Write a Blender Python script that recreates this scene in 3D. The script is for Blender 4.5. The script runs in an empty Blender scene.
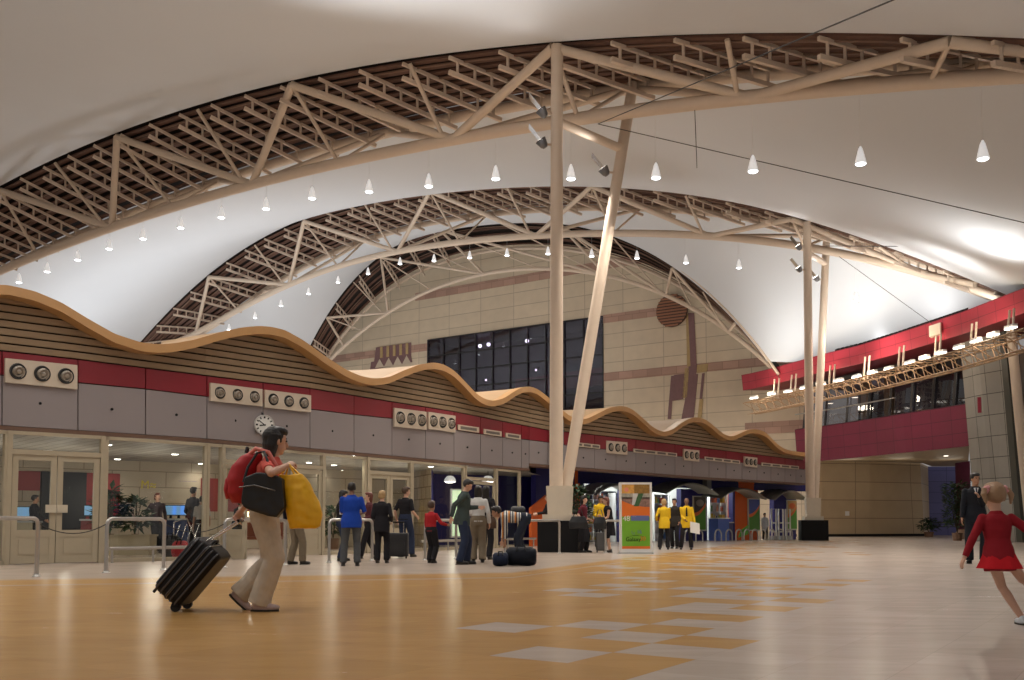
import bpy, bmesh, math, random
import numpy as np
from mathutils import Vector, Matrix, noise
random.seed(7)
SC = bpy.context.scene
COL = SC.collection
R = math.radians
PI = math.pi
# ------------------------------------------------------------------ camera
F = 960.0
TH = math.atan(55.5 / F)
CAM = Vector((0, 0, 0.82))
FW = Vector((0, math.cos(TH), math.sin(TH)))
UPV = Vector((0, -math.sin(TH), math.cos(TH)))
cd = bpy.data.cameras.new('camera')
cd.sensor_width = 36.0
cd.lens = 36.0 * F / 1024
cd.shift_y = 128 / 1024
cd.clip_end = 400
cam = bpy.data.objects.new('camera', cd)
cam.location = CAM
cam.rotation_euler = (PI / 2 + TH, 0, 0)
COL.objects.link(cam)
SC.camera = cam
SC.view_settings.view_transform = 'Standard'
SC.view_settings.look = 'None'
SC.view_settings.gamma = 1.0
SC.view_settings.exposure = 0.0
SC.view_settings.use_curve_mapping = False

def ray(px, py):
    return FW + Vector((1, 0, 0)) * ((px - 512) / F) + UPV * ((468 - py) / F)
def P(px, py, Y):
    d = ray(px, py); return CAM + d * (Y / d.y)
def G(px, py, z=0.0):
    d = ray(px, py); return CAM + d * ((z - CAM.z) / d.z)
UX = Vector((0.829, -0.559, 0)).normalized()
VX = Vector((0.559, 0.829, 0)).normalized()
def PV(px, py, V):
    d = ray(px, py); return CAM + d * (V / d.dot(VX))
def PX(px, Y, z):
    """world point at column px, depth Y and height z"""
    d = Y * math.cos(TH) + (z - CAM.z) * math.sin(TH)
    return Vector(((px - 512) / F * d, Y, z))
def zof(px, py, Y):
    return P(px, py, Y).z

# ------------------------------------------------------------------ materials
MATS = {}
def mat(name, col=(.5, .5, .5), rough=.6, metal=0.0, emit=0.0, var=0.06, scale=6.0, spec=0.5, bump=0.0, coat=0.0, ecol=None):
    if name in MATS: return MATS[name]
    m = bpy.data.materials.new(name); m.use_nodes = True
    nt = m.node_tree; b = nt.nodes['Principled BSDF']
    b.inputs['Roughness'].default_value = rough
    b.inputs['Metallic'].default_value = metal
    b.inputs['Specular IOR Level'].default_value = spec
    b.inputs['Coat Weight'].default_value = coat
    c = (*col, 1)
    if var > 0 and emit == 0:
        tc = nt.nodes.new('ShaderNodeTexCoord')
        n = nt.nodes.new('ShaderNodeTexNoise'); n.inputs['Scale'].default_value = scale
        n.inputs['Detail'].default_value = 3
        nt.links.new(tc.outputs['Object'], n.inputs['Vector'])
        mx = nt.nodes.new('ShaderNodeMix'); mx.data_type = 'RGBA'
        mx.inputs[6].default_value = (*[v * (1 - var) for v in col], 1)
        mx.inputs[7].default_value = (*[min(1, v * (1 + var)) for v in col], 1)
        nt.links.new(n.outputs['Fac'], mx.inputs[0])
        nt.links.new(mx.outputs[2], b.inputs['Base Color'])
        if bump > 0:
            bp = nt.nodes.new('ShaderNodeBump'); bp.inputs['Strength'].default_value = bump
            bp.inputs['Distance'].default_value = 0.02
            nt.links.new(n.outputs['Fac'], bp.inputs['Height'])
            nt.links.new(bp.outputs['Normal'], b.inputs['Normal'])
    else:
        b.inputs['Base Color'].default_value = c
    if emit > 0:
        b.inputs['Emission Color'].default_value = (*(ecol or col), 1)
        b.inputs['Emission Strength'].default_value = emit
    MATS[name] = m
    return m

def glass_mat(name, tint=(1, 1, 1), refl=0.12):
    if name in MATS: return MATS[name]
    m = bpy.data.materials.new(name); m.use_nodes = True
    nt = m.node_tree; nt.nodes.clear()
    o = nt.nodes.new('ShaderNodeOutputMaterial')
    t = nt.nodes.new('ShaderNodeBsdfTransparent'); t.inputs[0].default_value = (*tint, 1)
    g = nt.nodes.new('ShaderNodeBsdfGlossy'); g.inputs['Roughness'].default_value = 0.02
    g.inputs[0].default_value = (.9, .92, .95, 1)
    mx = nt.nodes.new('ShaderNodeMixShader')
    fr = nt.nodes.new('ShaderNodeLayerWeight'); fr.inputs[0].default_value = 0.5
    pw = nt.nodes.new('ShaderNodeMath'); pw.operation = 'POWER'; pw.inputs[1].default_value = 4.0
    nt.links.new(fr.outputs['Facing'], pw.inputs[0])
    ad = nt.nodes.new('ShaderNodeMath'); ad.operation = 'MULTIPLY_ADD'; ad.inputs[1].default_value = 0.6; ad.inputs[2].default_value = refl * .5
    nt.links.new(pw.outputs[0], ad.inputs[0])
    nt.links.new(ad.outputs[0], mx.inputs[0])
    nt.links.new(t.outputs[0], mx.inputs[1]); nt.links.new(g.outputs[0], mx.inputs[2])
    nt.links.new(mx.outputs[0], o.inputs[0])
    MATS[name] = m
    return m

def tile_mat(name, col, joint, w, h, jw=0.02, rough=.5, var=.08, offset=0.5, spec=.5):
    """panels with joints, laid out on the UV map in metres"""
    if name in MATS: return MATS[name]
    m = bpy.data.materials.new(name); m.use_nodes = True
    nt = m.node_tree; b = nt.nodes['Principled BSDF']
    b.inputs['Roughness'].default_value = rough
    b.inputs['Specular IOR Level'].default_value = spec
    uv = nt.nodes.new('ShaderNodeUVMap')
    br = nt.nodes.new('ShaderNodeTexBrick')
    br.offset = offset
    br.inputs['Scale'].default_value = 1
    br.inputs['Brick Width'].default_value = w
    br.inputs['Row Height'].default_value = h
    br.inputs['Mortar Size'].default_value = jw
    br.inputs['Mortar Smooth'].default_value = 0.1
    br.inputs['Color1'].default_value = (*[c * (1 - var) for c in col], 1)
    br.inputs['Color2'].default_value = (*[min(1, c * (1 + var)) for c in col], 1)
    br.inputs['Mortar'].default_value = (*joint, 1)
    nt.links.new(uv.outputs[0], br.inputs['Vector'])
    n = nt.nodes.new('ShaderNodeTexNoise'); n.inputs['Scale'].default_value = 1.3; n.inputs['Detail'].default_value = 6
    nt.links.new(uv.outputs[0], n.inputs['Vector'])
    mx = nt.nodes.new('ShaderNodeMix'); mx.data_type = 'RGBA'; mx.blend_type = 'MULTIPLY'
    mx.inputs[0].default_value = 0.5
    rp = nt.nodes.new('ShaderNodeMapRange'); rp.inputs[3].default_value = 0.75; rp.inputs[4].default_value = 1.2
    nt.links.new(n.outputs['Fac'], rp.inputs[0])
    nt.links.new(br.outputs['Color'], mx.inputs[6]); nt.links.new(rp.outputs[0], mx.inputs[7])
    nt.links.new(mx.outputs[2], b.inputs['Base Color'])
    MATS[name] = m
    return m

# ------------------------------------------------------------------ mesh builder
class MB:
    def __init__(s): s.v = []; s.f = []; s.sm = []; s.uv = {}
    def add(s, vs, fs, smooth=False, uvs=None):
        o = len(s.v); s.v += [tuple(v) for v in vs]
        for i, f in enumerate(fs):
            s.f.append([o + k for k in f]); s.sm.append(smooth)
            if uvs: s.uv[len(s.f) - 1] = [uvs[k] for k in f]
        return s
    def hexa(s, p):  # bottom 4 (ccw), top 4
        return s.add(p, [(0, 3, 2, 1), (4, 5, 6, 7), (0, 1, 5, 4), (1, 2, 6, 5), (2, 3, 7, 6), (3, 0, 4, 7)])
    def box(s, c, size, ax=None, ay=None, az=None):
        c = Vector(c); ax = ax or Vector((1, 0, 0)); ay = ay or Vector((0, 1, 0)); az = az or Vector((0, 0, 1))
        a, b, d = ax * size[0] / 2, ay * size[1] / 2, az * size[2] / 2
        return s.hexa([c - a - b - d, c + a - b - d, c + a + b - d, c - a + b - d, c - a - b + d, c + a - b + d, c + a + b + d, c - a + b + d])
    def seg(s, p, q, w, h, up=Vector((0, 0, 1))):
        """rectangular bar from p to q"""
        p = Vector(p); q = Vector(q); d = (q - p); L = d.length
        if L < 1e-6: return s
        d /= L; a = d.cross(up)
        if a.length < 1e-4: a = Vector((1, 0, 0))
        a.normalize(); b = a.cross(d)
        return s.box((p + q) / 2, (L, w, h), d, a, b)
    def tube(s, p, q, r, r2=None, n=8, cap=True):
        p = Vector(p); q = Vector(q); r2 = r if r2 is None else r2
        d = (q - p)
        if d.length < 1e-6: return s
        d.normalize(); a = d.orthogonal().normalized(); b = d.cross(a)
        vs = []
        for c, rr in ((p, r), (q, r2)):
            for i in range(n):
                t = 2 * PI * i / n; vs.append(c + a * (rr * math.cos(t)) + b * (rr * math.sin(t)))
        s.add(vs, [(i, (i + 1) % n, n + (i + 1) % n, n + i) for i in range(n)], True)
        if cap: s.add(vs, [tuple(reversed(range(n))), tuple(range(n, 2 * n))])
        return s
    def path(s, pts, r, n=8, rs=None, closed=False):
        pts = [Vector(p) for p in pts]; vs = []; m = len(pts); a = None
        for i, p in enumerate(pts):
            d = pts[min(i + 1, m - 1)] - pts[max(i - 1, 0)]
            if closed: d = pts[(i + 1) % m] - pts[i - 1]
            d.normalize()
            if a is None: a = d.orthogonal().normalized()
            else:
                a = a - d * a.dot(d)
                a.normalize()
            b = d.cross(a); rr = rs[i] if rs else r
            for k in range(n):
                t = 2 * PI * k / n; vs.append(p + a * (rr * math.cos(t)) + b * (rr * math.sin(t)))
        fs = []
        for i in range(m - 1 if not closed else m):
            j = (i + 1) % m
            for k in range(n): fs.append((i * n + k, i * n + (k + 1) % n, j * n + (k + 1) % n, j * n + k))
        s.add(vs, fs, True)
        if not closed: s.add(vs, [tuple(reversed(range(n))), tuple(range((m - 1) * n, m * n))])
        return s
    def lathe(s, c, prof, n=20, ax=None, smooth=True):
        c = Vector(c); az = (ax or Vector((0, 0, 1))).normalized(); a = az.orthogonal().normalized(); b = az.cross(a)
        vs = []
        for r, z in prof:
            for k in range(n):
                t = 2 * PI * k / n; vs.append(c + az * z + a * (r * math.cos(t)) + b * (r * math.sin(t)))
        m = len(prof); fs = []
        for i in range(m - 1):
            for k in range(n): fs.append((i * n + k, i * n + (k + 1) % n, (i + 1) * n + (k + 1) % n, (i + 1) * n + k))
        s.add(vs, fs, smooth)
        s.add(vs, [tuple(reversed(range(n))), tuple(range((m - 1) * n, m * n))])
        return s
    def ball(s, c, r, n=12, ax=None, ay=None, az=None):
        c = Vector(c); r = (r, r, r) if not hasattr(r, '__len__') else r
        ax = ax or Vector((1, 0, 0)); ay = ay or Vector((0, 1, 0)); az = az or Vector((0, 0, 1))
        m = max(4, n // 2); vs = []
        for i in range(1, m):
            t = PI * i / m
            for k in range(n):
                u = 2 * PI * k / n
                vs.append(c + ax * (r[0] * math.sin(t) * math.cos(u)) + ay * (r[1] * math.sin(t) * math.sin(u)) + az * (r[2] * math.cos(t)))
        top = len(vs); vs.append(c + az * r[2]); vs.append(c - az * r[2]); fs = []
        for i in range(m - 2):
            for k in range(n): fs.append((i * n + k, (i + 1) * n + k, (i + 1) * n + (k + 1) % n, i * n + (k + 1) % n))
        for k in range(n):
            fs.append((top, k, (k + 1) % n)); fs.append((top + 1, (m - 2) * n + (k + 1) % n, (m - 2) * n + k))
        return s.add(vs, fs, True)
    def loft(s, rings, n=20):
        """rings: (centre, axisA*ra, axisB*rb)"""
        vs = []
        for c, a, b in rings:
            for k in range(n):
                t = 2 * PI * k / n; vs.append(c + a * math.cos(t) + b * math.sin(t))
        m = len(rings); fs = []
        for i in range(m - 1):
            for k in range(n): fs.append((i * n + k, i * n + (k + 1) % n, (i + 1) * n + (k + 1) % n, (i + 1) * n + k))
        s.add(vs, fs + [tuple(reversed(range(n))), tuple(range((m - 1) * n, m * n))], True)
        return s
    def sheet(s, grid, smooth=True, uvs=None):
        nr = len(grid); nc = len(grid[0]); vs = [p for row in grid for p in row]
        uv = [q for row in uvs for q in row] if uvs else None
        return s.add(vs, [(i * nc + j, i * nc + j + 1, (i + 1) * nc + j + 1, (i + 1) * nc + j) for i in range(nr - 1) for j in range(nc - 1)], smooth, uv)
    def prism(s, poly, off):
        """polygon (list of points) thickened by vector off"""
        n = len(poly); poly = [Vector(p) for p in poly]; off = Vector(off)
        vs = poly + [p + off for p in poly]
        return s.add(vs, [tuple(range(n)), tuple(reversed(range(n, 2 * n)))] + [(i, n + i, n + (i + 1) % n, (i + 1) % n) for i in range(n)])
    def build(s, name, m, parent=None, fix=True):
        me = bpy.data.meshes.new(name)
        off = Vector((0, 0, 0))
        if parent is not None:
            p = parent
            while p is not None: off += p.location; p = p.parent
        vs = [(v[0] - off.x, v[1] - off.y, v[2] - off.z) for v in s.v]
        me.from_pydata(vs, [], s.f)
        me.polygons.foreach_set('use_smooth', s.sm)
        if s.uv:
            ul = me.uv_layers.new(name='UVMap')
            for pi, uvs in s.uv.items():
                pl = me.polygons[pi]
                for li, q in zip(pl.loop_indices, uvs): ul.data[li].uv = q
        if fix:
            bm = bmesh.new(); bm.from_mesh(me); bmesh.ops.recalc_face_normals(bm, faces=bm.faces); bm.to_mesh(me); bm.free()
        me.materials.append(m)
        o = bpy.data.objects.new(name, me); COL.objects.link(o)
        if parent is not None: o.parent = parent
        return o

def tag(o, label=None, cat=None, group=None, kind=None):
    if label: o['label'] = label
    if cat: o['category'] = cat
    if group: o['group'] = group
    if kind: o['kind'] = kind
    return o
def empty(name, loc, label, cat, group=None):
    o = bpy.data.objects.new(name, None); o.location = loc; o.empty_display_size = .2
    COL.objects.link(o); return tag(o, label, cat, group)
def struct(name, mb, m, fix=True):
    o = mb.build(name, m, fix=fix); o['kind'] = 'structure'; return o
ORD = ['first', 'second', 'third', 'fourth', 'fifth', 'sixth', 'seventh', 'eighth', 'ninth', 'tenth', 'eleventh', 'twelfth', 'thirteenth', 'fourteenth', 'fifteenth', 'sixteenth', 'seventeenth', 'eighteenth', 'nineteenth', 'twentieth']
def interp(x, xs, ys): return float(np.interp(x, xs, ys))

# ------------------------------------------------------------------ base materials
STEEL = mat('cream painted steel', (.68, .555, .435), .42, var=.04)
STEELD = mat('cream painted purlin steel', (.66, .54, .43), .5, var=.06)
BROWN = mat('dark brown roof boards', (.13, .065, .045), .7, var=.3)
FABRIC = mat('white tent fabric', (.69, .715, .75), .55, var=.03, scale=.25)
CREAMF = mat('cream frame', (.44, .375, .265), .45)
GREYP = mat('grey fascia panel', (.285, .25, .25), .45, var=.03, scale=1.5)
REDP = mat('dark red fascia panel', (.24, .018, .028), .4, var=.05)
TRIMB = mat('brown trim', (.16, .09, .06), .5)
WOODW = mat('honey wood veneer', (.53, .30, .125), .4, var=.08, scale=3)
SLAT = mat('tan timber slat', (.31, .22, .135), .55, var=.12, scale=4)
DARK = mat('dark backing', (.025, .018, .015), .9)
VENTW = mat('cream vent plate', (.62, .53, .42), .5)
BLACK = mat('matt black', (.008, .008, .009), .7, spec=.2)
GLASS = glass_mat('clear shop glass', (.93, .94, .92), .07)
INOX = mat('brushed stainless steel', (.52, .50, .47), .3, metal=.9, var=.04, scale=20)
BLUE = mat('deep blue wall', (.02, .018, .16), .5)
ORANGE = mat('orange shop wall', (.72, .13, .015), .5)
WHITE = mat('white paint', (.75, .74, .72), .5)
CHROME = mat('polished metal', (.8, .8, .8), .15, metal=1)

# ------------------------------------------------------------------ floor
def floor_material():
    m = bpy.data.materials.new('polished stone floor'); m.use_nodes = True
    nt = m.node_tree; b = nt.nodes['Principled BSDF']; L = nt.links
    def M(op, a, b_=None, c=None):
        n = nt.nodes.new('ShaderNodeMath'); n.operation = op
        for i, v in enumerate((a, b_, c)):
            if v is None: continue
            if isinstance(v, (int, float)): n.inputs[i].default_value = v
            else: L.new(v, n.inputs[i])
        return n.outputs[0]
    tc = nt.nodes.new('ShaderNodeTexCoord')
    sp = nt.nodes.new('ShaderNodeSeparateXYZ'); L.new(tc.outputs['Object'], sp.inputs[0])
    X, Y = sp.outputs[0], sp.outputs[1]
    T = 0.565
    u = M('MULTIPLY', M('ADD', M('MULTIPLY', X, UX.x), M('MULTIPLY', Y, UX.y)), 1 / T)
    v = M('MULTIPLY', M('ADD', M('MULTIPLY', X, VX.x), M('MULTIPLY', Y, VX.y)), 1 / T)
    u = M('ADD', u, FLU); v = M('ADD', v, FLV)
    cu = M('FLOOR', u); cv = M('FLOOR', v)
    cb = nt.nodes.new('ShaderNodeCombineXYZ'); L.new(cu, cb.inputs[0]); L.new(cv, cb.inputs[1])
    wn = nt.nodes.new('ShaderNodeTexWhiteNoise'); L.new(cb.outputs[0], wn.inputs[0])
    rnd = wn.outputs['Value']
    # tile centre in world
    uc = M('MULTIPLY', M('ADD', cu, .5 - FLU), T); vc = M('MULTIPLY', M('ADD', cv, .5 - FLV), T)
    xc = M('ADD', M('MULTIPLY', uc, UX.x), M('MULTIPLY', vc, VX.x))
    yc = M('ADD', M('MULTIPLY', uc, UX.y), M('MULTIPLY', vc, VX.y))
    # distance east of the sand/grey border
    d = M('SUBTRACT', xc, M('MULTIPLY', M('SUBTRACT', yc, 5.0), 0.27))
    d = M('SUBTRACT', d, 0.55)
    # alternate tiles near the border as in a chequer
    par = M('MODULO', M('ADD', M('ADD', cu, cv), 2000.0), 2.0)
    wide = M('ADD', M('MULTIPLY', yc, .085), .5)
    pr = M('ADD', M('DIVIDE', d, wide), M('MULTIPLY', M('SUBTRACT', rnd, .5), 1.7))
    pr = M('ADD', pr, M('MULTIPLY', M('SUBTRACT', par, .5), .9))
    isw = M('GREATER_THAN', pr, 0.0)
    # pale apron in front of the doors and shops
    ap = M('SUBTRACT', Y, M('ADD', M('MULTIPLY', X, .28), 15.9))
    ap = M('SUBTRACT', ap, M('MULTIPLY', M('MAXIMUM', X, 0.0), 2.2))
    mr = nt.nodes.new('ShaderNodeMapRange'); mr.inputs[1].default_value = -.1; mr.inputs[2].default_value = .5
    L.new(ap, mr.inputs[0])
    # inlaid pale line
    ln = M('COMPARE', ap, -1.25, .12)
    isw = M('MAXIMUM', isw, M('MULTIPLY', mr.outputs[0], .9))
    isw = M('MAXIMUM', isw, M('MULTIPLY', ln, .55))
    n1 = nt.nodes.new('ShaderNodeTexNoise'); n1.inputs['Scale'].default_value = 1.1; n1.inputs['Detail'].default_value = 8; n1.inputs['Roughness'].default_value = .65
    mp = nt.nodes.new('ShaderNodeMapping'); mp.inputs['Rotation'].default_value = (0, 0, R(34)); mp.inputs['Scale'].default_value = (1, 5, 1)
    L.new(tc.outputs['Object'], mp.inputs[0]); L.new(mp.outputs[0], n1.inputs['Vector'])
    ca = nt.nodes.new('ShaderNodeMix'); ca.data_type = 'RGBA'
    ca.inputs[6].default_value = (.42, .225, .07, 1); ca.inputs[7].default_value = (.55, .325, .115, 1)
    L.new(n1.outputs['Fac'], ca.inputs[0])
    cg = nt.nodes.new('ShaderNodeMix'); cg.data_type = 'RGBA'
    cg.inputs[6].default_value = (.40, .335, .285, 1); cg.inputs[7].default_value = (.56, .485, .42, 1)
    L.new(n1.outputs['Fac'], cg.inputs[0])
    mx = nt.nodes.new('ShaderNodeMix'); mx.data_type = 'RGBA'
    L.new(isw, mx.inputs[0]); L.new(ca.outputs[2], mx.inputs[6]); L.new(cg.outputs[2], mx.inputs[7])
    # tile tint and joints
    tv = M('ADD', .93, M('MULTIPLY', rnd, .12))
    fu = M('FRACT', u); fv = M('FRACT', v)
    e = M('MINIMUM', M('MINIMUM', fu, M('SUBTRACT', 1.0, fu)), M('MINIMUM', fv, M('SUBTRACT', 1.0, fv)))
    jn = M('SUBTRACT', 1.0, M('MULTIPLY', M('LESS_THAN', e, .006), .12))
    tv = M('MULTIPLY', tv, jn)
    vm = nt.nodes.new('ShaderNodeVectorMath'); vm.operation = 'SCALE'
    L.new(mx.outputs[2], vm.inputs[0]); L.new(tv, vm.inputs['Scale'])
    L.new(vm.outputs[0], b.inputs['Base Color'])
    rr = M('ADD', .19, M('MULTIPLY', n1.outputs['Fac'], .12))
    L.new(rr, b.inputs['Roughness'])
    b.inputs['Specular IOR Level'].default_value = .24
    n2 = nt.nodes.new('ShaderNodeTexNoise'); n2.inputs['Scale'].default_value = 2.2
    L.new(tc.outputs['Object'], n2.inputs['Vector'])
    bp = nt.nodes.new('ShaderNodeBump'); bp.inputs['Strength'].default_value = .06; bp.inputs['Distance'].default_value = .02
    L.new(n2.outputs['Fac'], bp.inputs['Height']); L.new(bp.outputs['Normal'], b.inputs['Normal'])
    return m
# grid phase from the corner of one pale tile, at pixel (612.9, 652.4)
_c = G(612.9, 652.4)
FLU = -(_c.dot(UX) / .565) % 1.0
FLV = -(_c.dot(VX) / .565) % 1.0
fl = MB().add([(-75, -14, 0), (60, -14, 0), (60, 110, 0), (-75, 110, 0), (-75, -14, -.3), (60, -14, -.3), (60, 110, -.3), (-75, 110, -.3)],
              [(0, 1, 2, 3), (7, 6, 5, 4), (0, 4, 5, 1), (1, 5, 6, 2), (2, 6, 7, 3), (3, 7, 4, 0)])
struct('floor', fl, floor_material())

# ------------------------------------------------------------------ arches
def chord_fn(V, pix, deg):
    pts = [PV(x, y, V) for x, y in pix]
    us = np.array([p.dot(UX) for p in pts]); zs = np.array([p.z for p in pts])
    c = np.polyfit(us, zs, deg); dc = np.polyder(c)
    u0, u1 = us.min(), us.max()
    def f(u):
        if u < u0: return max(-.5, float(np.polyval(c, u0) + np.polyval(dc, u0) * (u - u0) - .012 * (u - u0) ** 2))
        if u > u1: return max(-.5, float(np.polyval(c, u1) + np.polyval(dc, u1) * (u - u1) - .012 * (u - u1) ** 2))
        return float(np.polyval(c, u))
    return f, u0, u1
def W(V, u, z): 
    p = UX * u + VX * V; return Vector((p.x, p.y, z))
A1T1 = [(0, 188), (58, 160), (117, 134), (200, 107), (292, 82), (400, 62), (553, 45), (680, 37), (808, 35), (953, 37), (1024, 42)]
A1T2 = [(26, 254), (141, 209), (205, 181), (273, 156), (340, 143), (425, 117), (510, 102), (553, 93), (630, 84), (700, 76), (787, 67), (876, 62), (974, 57), (1024, 55.5)]
A1A = [(0, 271), (112, 228), (180, 205), (252, 184), (350, 160), (453, 140), (560, 122), (650, 108), (750, 97.5), (850, 88), (940, 81), (1024, 74)]
A2T1 = [(141, 343), (175.6, 305.8), (207, 276.6), (234, 256.8), (257.7, 243.5), (302.7, 219.7), (337, 208.5), (382, 197), (430, 189), (510.7, 184), (596, 186.4), (680, 193), (744, 202.5), (799, 218), (850, 237), (918, 260), (995, 290)]
A2T2 = [(197, 333.5), (268, 286), (316, 259.4), (366, 238), (425, 219.7), (510.7, 209), (596, 206), (680, 207.5), (744, 213), (803.6, 223), (850, 237), (893, 251.6), (995, 287)]
A2A = [(165, 345), (196, 333), (289, 284), (340, 267), (397.6, 251.7), (470, 240), (536, 235.5), (620, 234), (710, 237), (800, 245), (850, 254), (906, 270), (960, 286), (1003, 298)]
A3T1 = [(308, 351), (327, 317), (353, 282), (381, 255), (425, 234), (489, 221), (553, 222), (600, 232), (638, 249), (667, 263), (697, 285), (726, 312), (765, 358), (771, 367)]
A3A = [(316, 375), (344, 345.7), (388, 314), (432, 289), (484, 273.5), (540, 269.5), (607, 275), (666, 296), (729, 331), (771, 367)]
V1 = (23.7, 25.2, 26.9); V2 = (46.2, 47.8, 49.6); V3 = (55.6, 56.4, 57.2)
f1T1, a1, b1 = chord_fn(V1[0], A1T1, 3); f1A, _, _ = chord_fn(V1[1], A1A, 3); f1T2, _, _ = chord_fn(V1[2], A1T2, 3)
f2T1, a2, b2 = chord_fn(V2[0], A2T1, 6); f2A, _, _ = chord_fn(V2[1], A2A, 6); f2T2, _, _ = chord_fn(V2[2], A2T2, 6)
f3T1, a3, b3 = chord_fn(V3[0], A3T1, 6); f3A, _, _ = chord_fn(V3[1], A3A, 5)
f3T2 = lambda u: f3T1(u) * .55 + f3A(u) * .45

def arch(V, fs, u0, u1, rA, rT, nodesA, nodesT, label, pur_step, rb, rpur, slat_n, name, slim=False):
    fT1, fA, fT2 = fs
    um = (u0 + u1) / 2
    root = empty('arch_truss', W(V[1], um, 0), label, 'roof truss')
    us = np.linspace(u0, u1, 70)
    MB().path([W(V[1], u, fA(u)) for u in us], rA, 12).build('bottom_chord', STEEL, root)
    MB().path([W(V[2], u, fT2(u) - rT) for u in us], rT, 10).build('upper_chord', STEEL, root)
    MB().path([W(V[0] - .1, u, fT1(u) + .22) for u in us], rT * .7, 10).build('upper_chord', STEEL, root)
    T1 = lambda u: W(V[0], u, fT1(u) - .1); A = lambda u: W(V[1], u, fA(u)); T2 = lambda u: W(V[2], u, fT2(u) - rT)
    def br(p, q, r): MB().tube(p, q, r, n=8).build('brace', STEEL, root)
    nA = [u for u in nodesA]; nT = [u for u in nodesT]
    for a, t in zip(nA, nT): br(A(a), T1(t), rb)
    for a, t in zip(nA[1:], nT[:-1]): br(T1(t), A(a), rb)
    for k in range(len(nA) - 1):
        br(T1(nT[k]), A((nA[k] + nA[k + 1]) / 2 - .3), rb * .5)
        br(T1((nT[k] + nT[k + 1]) / 2), A(nA[k + 1] - .35), rb * .5)
        h = (nA[k] + nA[k + 1]) / 2
        if slim: continue
        br(A(nA[k]), T2(h + .6), rb * .8); br(T2(h + .6), A(nA[k + 1]), rb * .8)
        br(A((nA[k] + nA[k + 1]) / 2 - .3), T2(h + .6), rb * .45)
    # ladder purlins across the roof strip
    n = int((u1 - u0) / pur_step)
    for i in range(n + 1):
        u = u0 + (i + .5) * (u1 - u0) / (n + 1)
        u2 = u + (.3 if slim else 1.7)
        if slim and u > u0 + .42 * (u1 - u0): continue
        p = W(V[0], u, fT1(u) - .12); q = W(V[2], u2, fT2(u2) - .12)
        p = p - VX * .1; mb = MB()
        dz = Vector((0, 0, .48))
        mb.seg(p, q, rpur * 1.5, rpur * 1.8); mb.seg(p - dz, q - dz, rpur * 2, rpur * 2.2)
        for k in range(6):
            t = (k + .5) / 6; c = p.lerp(q, t); mb.seg(c, c - dz, rpur * 1.2, rpur, up=VX)
        mb.build('purlin', STEELD, root)
    # boards above the purlins, one mesh
    mb = MB()
    for k in range(slat_n):
        w = (k + .5) / slat_n; v = V[0] + (V[2] - V[0]) * w
        g1 = []; g2 = []
        hw = (V[2] - V[0]) / slat_n * .33
        for u in us:
            z = fT1(u) * (1 - w) + fT2(u) * w
            g1.append([W(v - hw, u, z - .02), W(v + hw, u, z - .02)]); g2.append([W(v - hw, u, z + .05), W(v + hw, u, z + .05)])
        mb.sheet(g1); mb.sheet(g2)
        mb.sheet([[a[0], b[0]] for a, b in zip(g1, g2)]); mb.sheet([[a[1], b[1]] for a, b in zip(g1, g2)])
    o = mb.build('board', BROWN, root)
    for k in range(1, slat_n, 2):
        w = k / slat_n; v = V[0] + (V[2] - V[0]) * w
        MB().path([W(v, u, fT1(u) * (1 - w) + fT2(u) * w - .06) for u in us], rpur * .8, 4).build('batten', mat('brown batten', (.22, .13, .09), .7), root)
    mb = MB(); g = [[W(V[0] + (V[2] - V[0]) * w, u, fT1(u) * (1 - w) + fT2(u) * w + .25) for w in (0, .5, 1)] for u in us]
    mb.sheet(g); mb.sheet([[p + Vector((0, 0, .08)) for p in r] for r in g])
    mb.build('roof_deck', DARK, root)
    return root
def un(V, px, py): return PV(px, py, V).dot(UX)
nA1 = [un(V1[1], *p) for p in ((-20, 275), (112, 228), (252, 184), (453, 140), (750, 97.5))]
nT1 = [un(V1[0], *p) for p in ((0, 187), (117, 134), (292, 82), (553, 45), (950, 37))]
dn = (nA1[-1] - nA1[1]) / 3
nA1 = [nA1[0] - dn, nA1[0]] + nA1[1:] + [nA1[-1] + dn]
nT1 = [nT1[0] - dn, nT1[0]] + nT1[1:] + [nT1[-1] + dn]
arch(V1, (f1T1, f1A, f1T2), -64, 4, .2, .19, nA1, nT1, 'large cream steel arch truss nearest the viewer, crossing the whole hall ceiling', 1.95, .15, .06, 9, 'a')
nA2 = [un(V2[1], *p) for p in ((196, 333), (289, 284), (397.6, 251.7), (536, 235.5), (710, 237), (925, 276))]
nT2 = [un(V2[0], *p) for p in ((209, 276), (304, 219), (430, 189), (592, 186), (792, 215), (975, 282))]
arch(V2, (f2T1, f2A, f2T2), a2 - 3, b2 + 1, .2, .19, nA2, nT2, 'cream steel arch truss in the middle, landing beside the farther column pair', 2.05, .14, .065, 8, 'b')
nA3 = [un(V3[1], *p) for p in ((344, 345.7), (388, 314), (484, 273.5), (607, 275), (666, 296), (729, 331))]
nT3 = [un(V3[0], *p) for p in ((327, 317), (381, 255), (440, 231), (560, 224), (672, 268), (735, 322))]
arch(V3, (f3T1, f3A, f3T2), a3 - 3, b3 + .5, .14, .12, nA3, nT3, 'slender cream steel arch truss farthest away, in front of the stone end wall', 2.6, .1, .05, 5, 'c', True)

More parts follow.
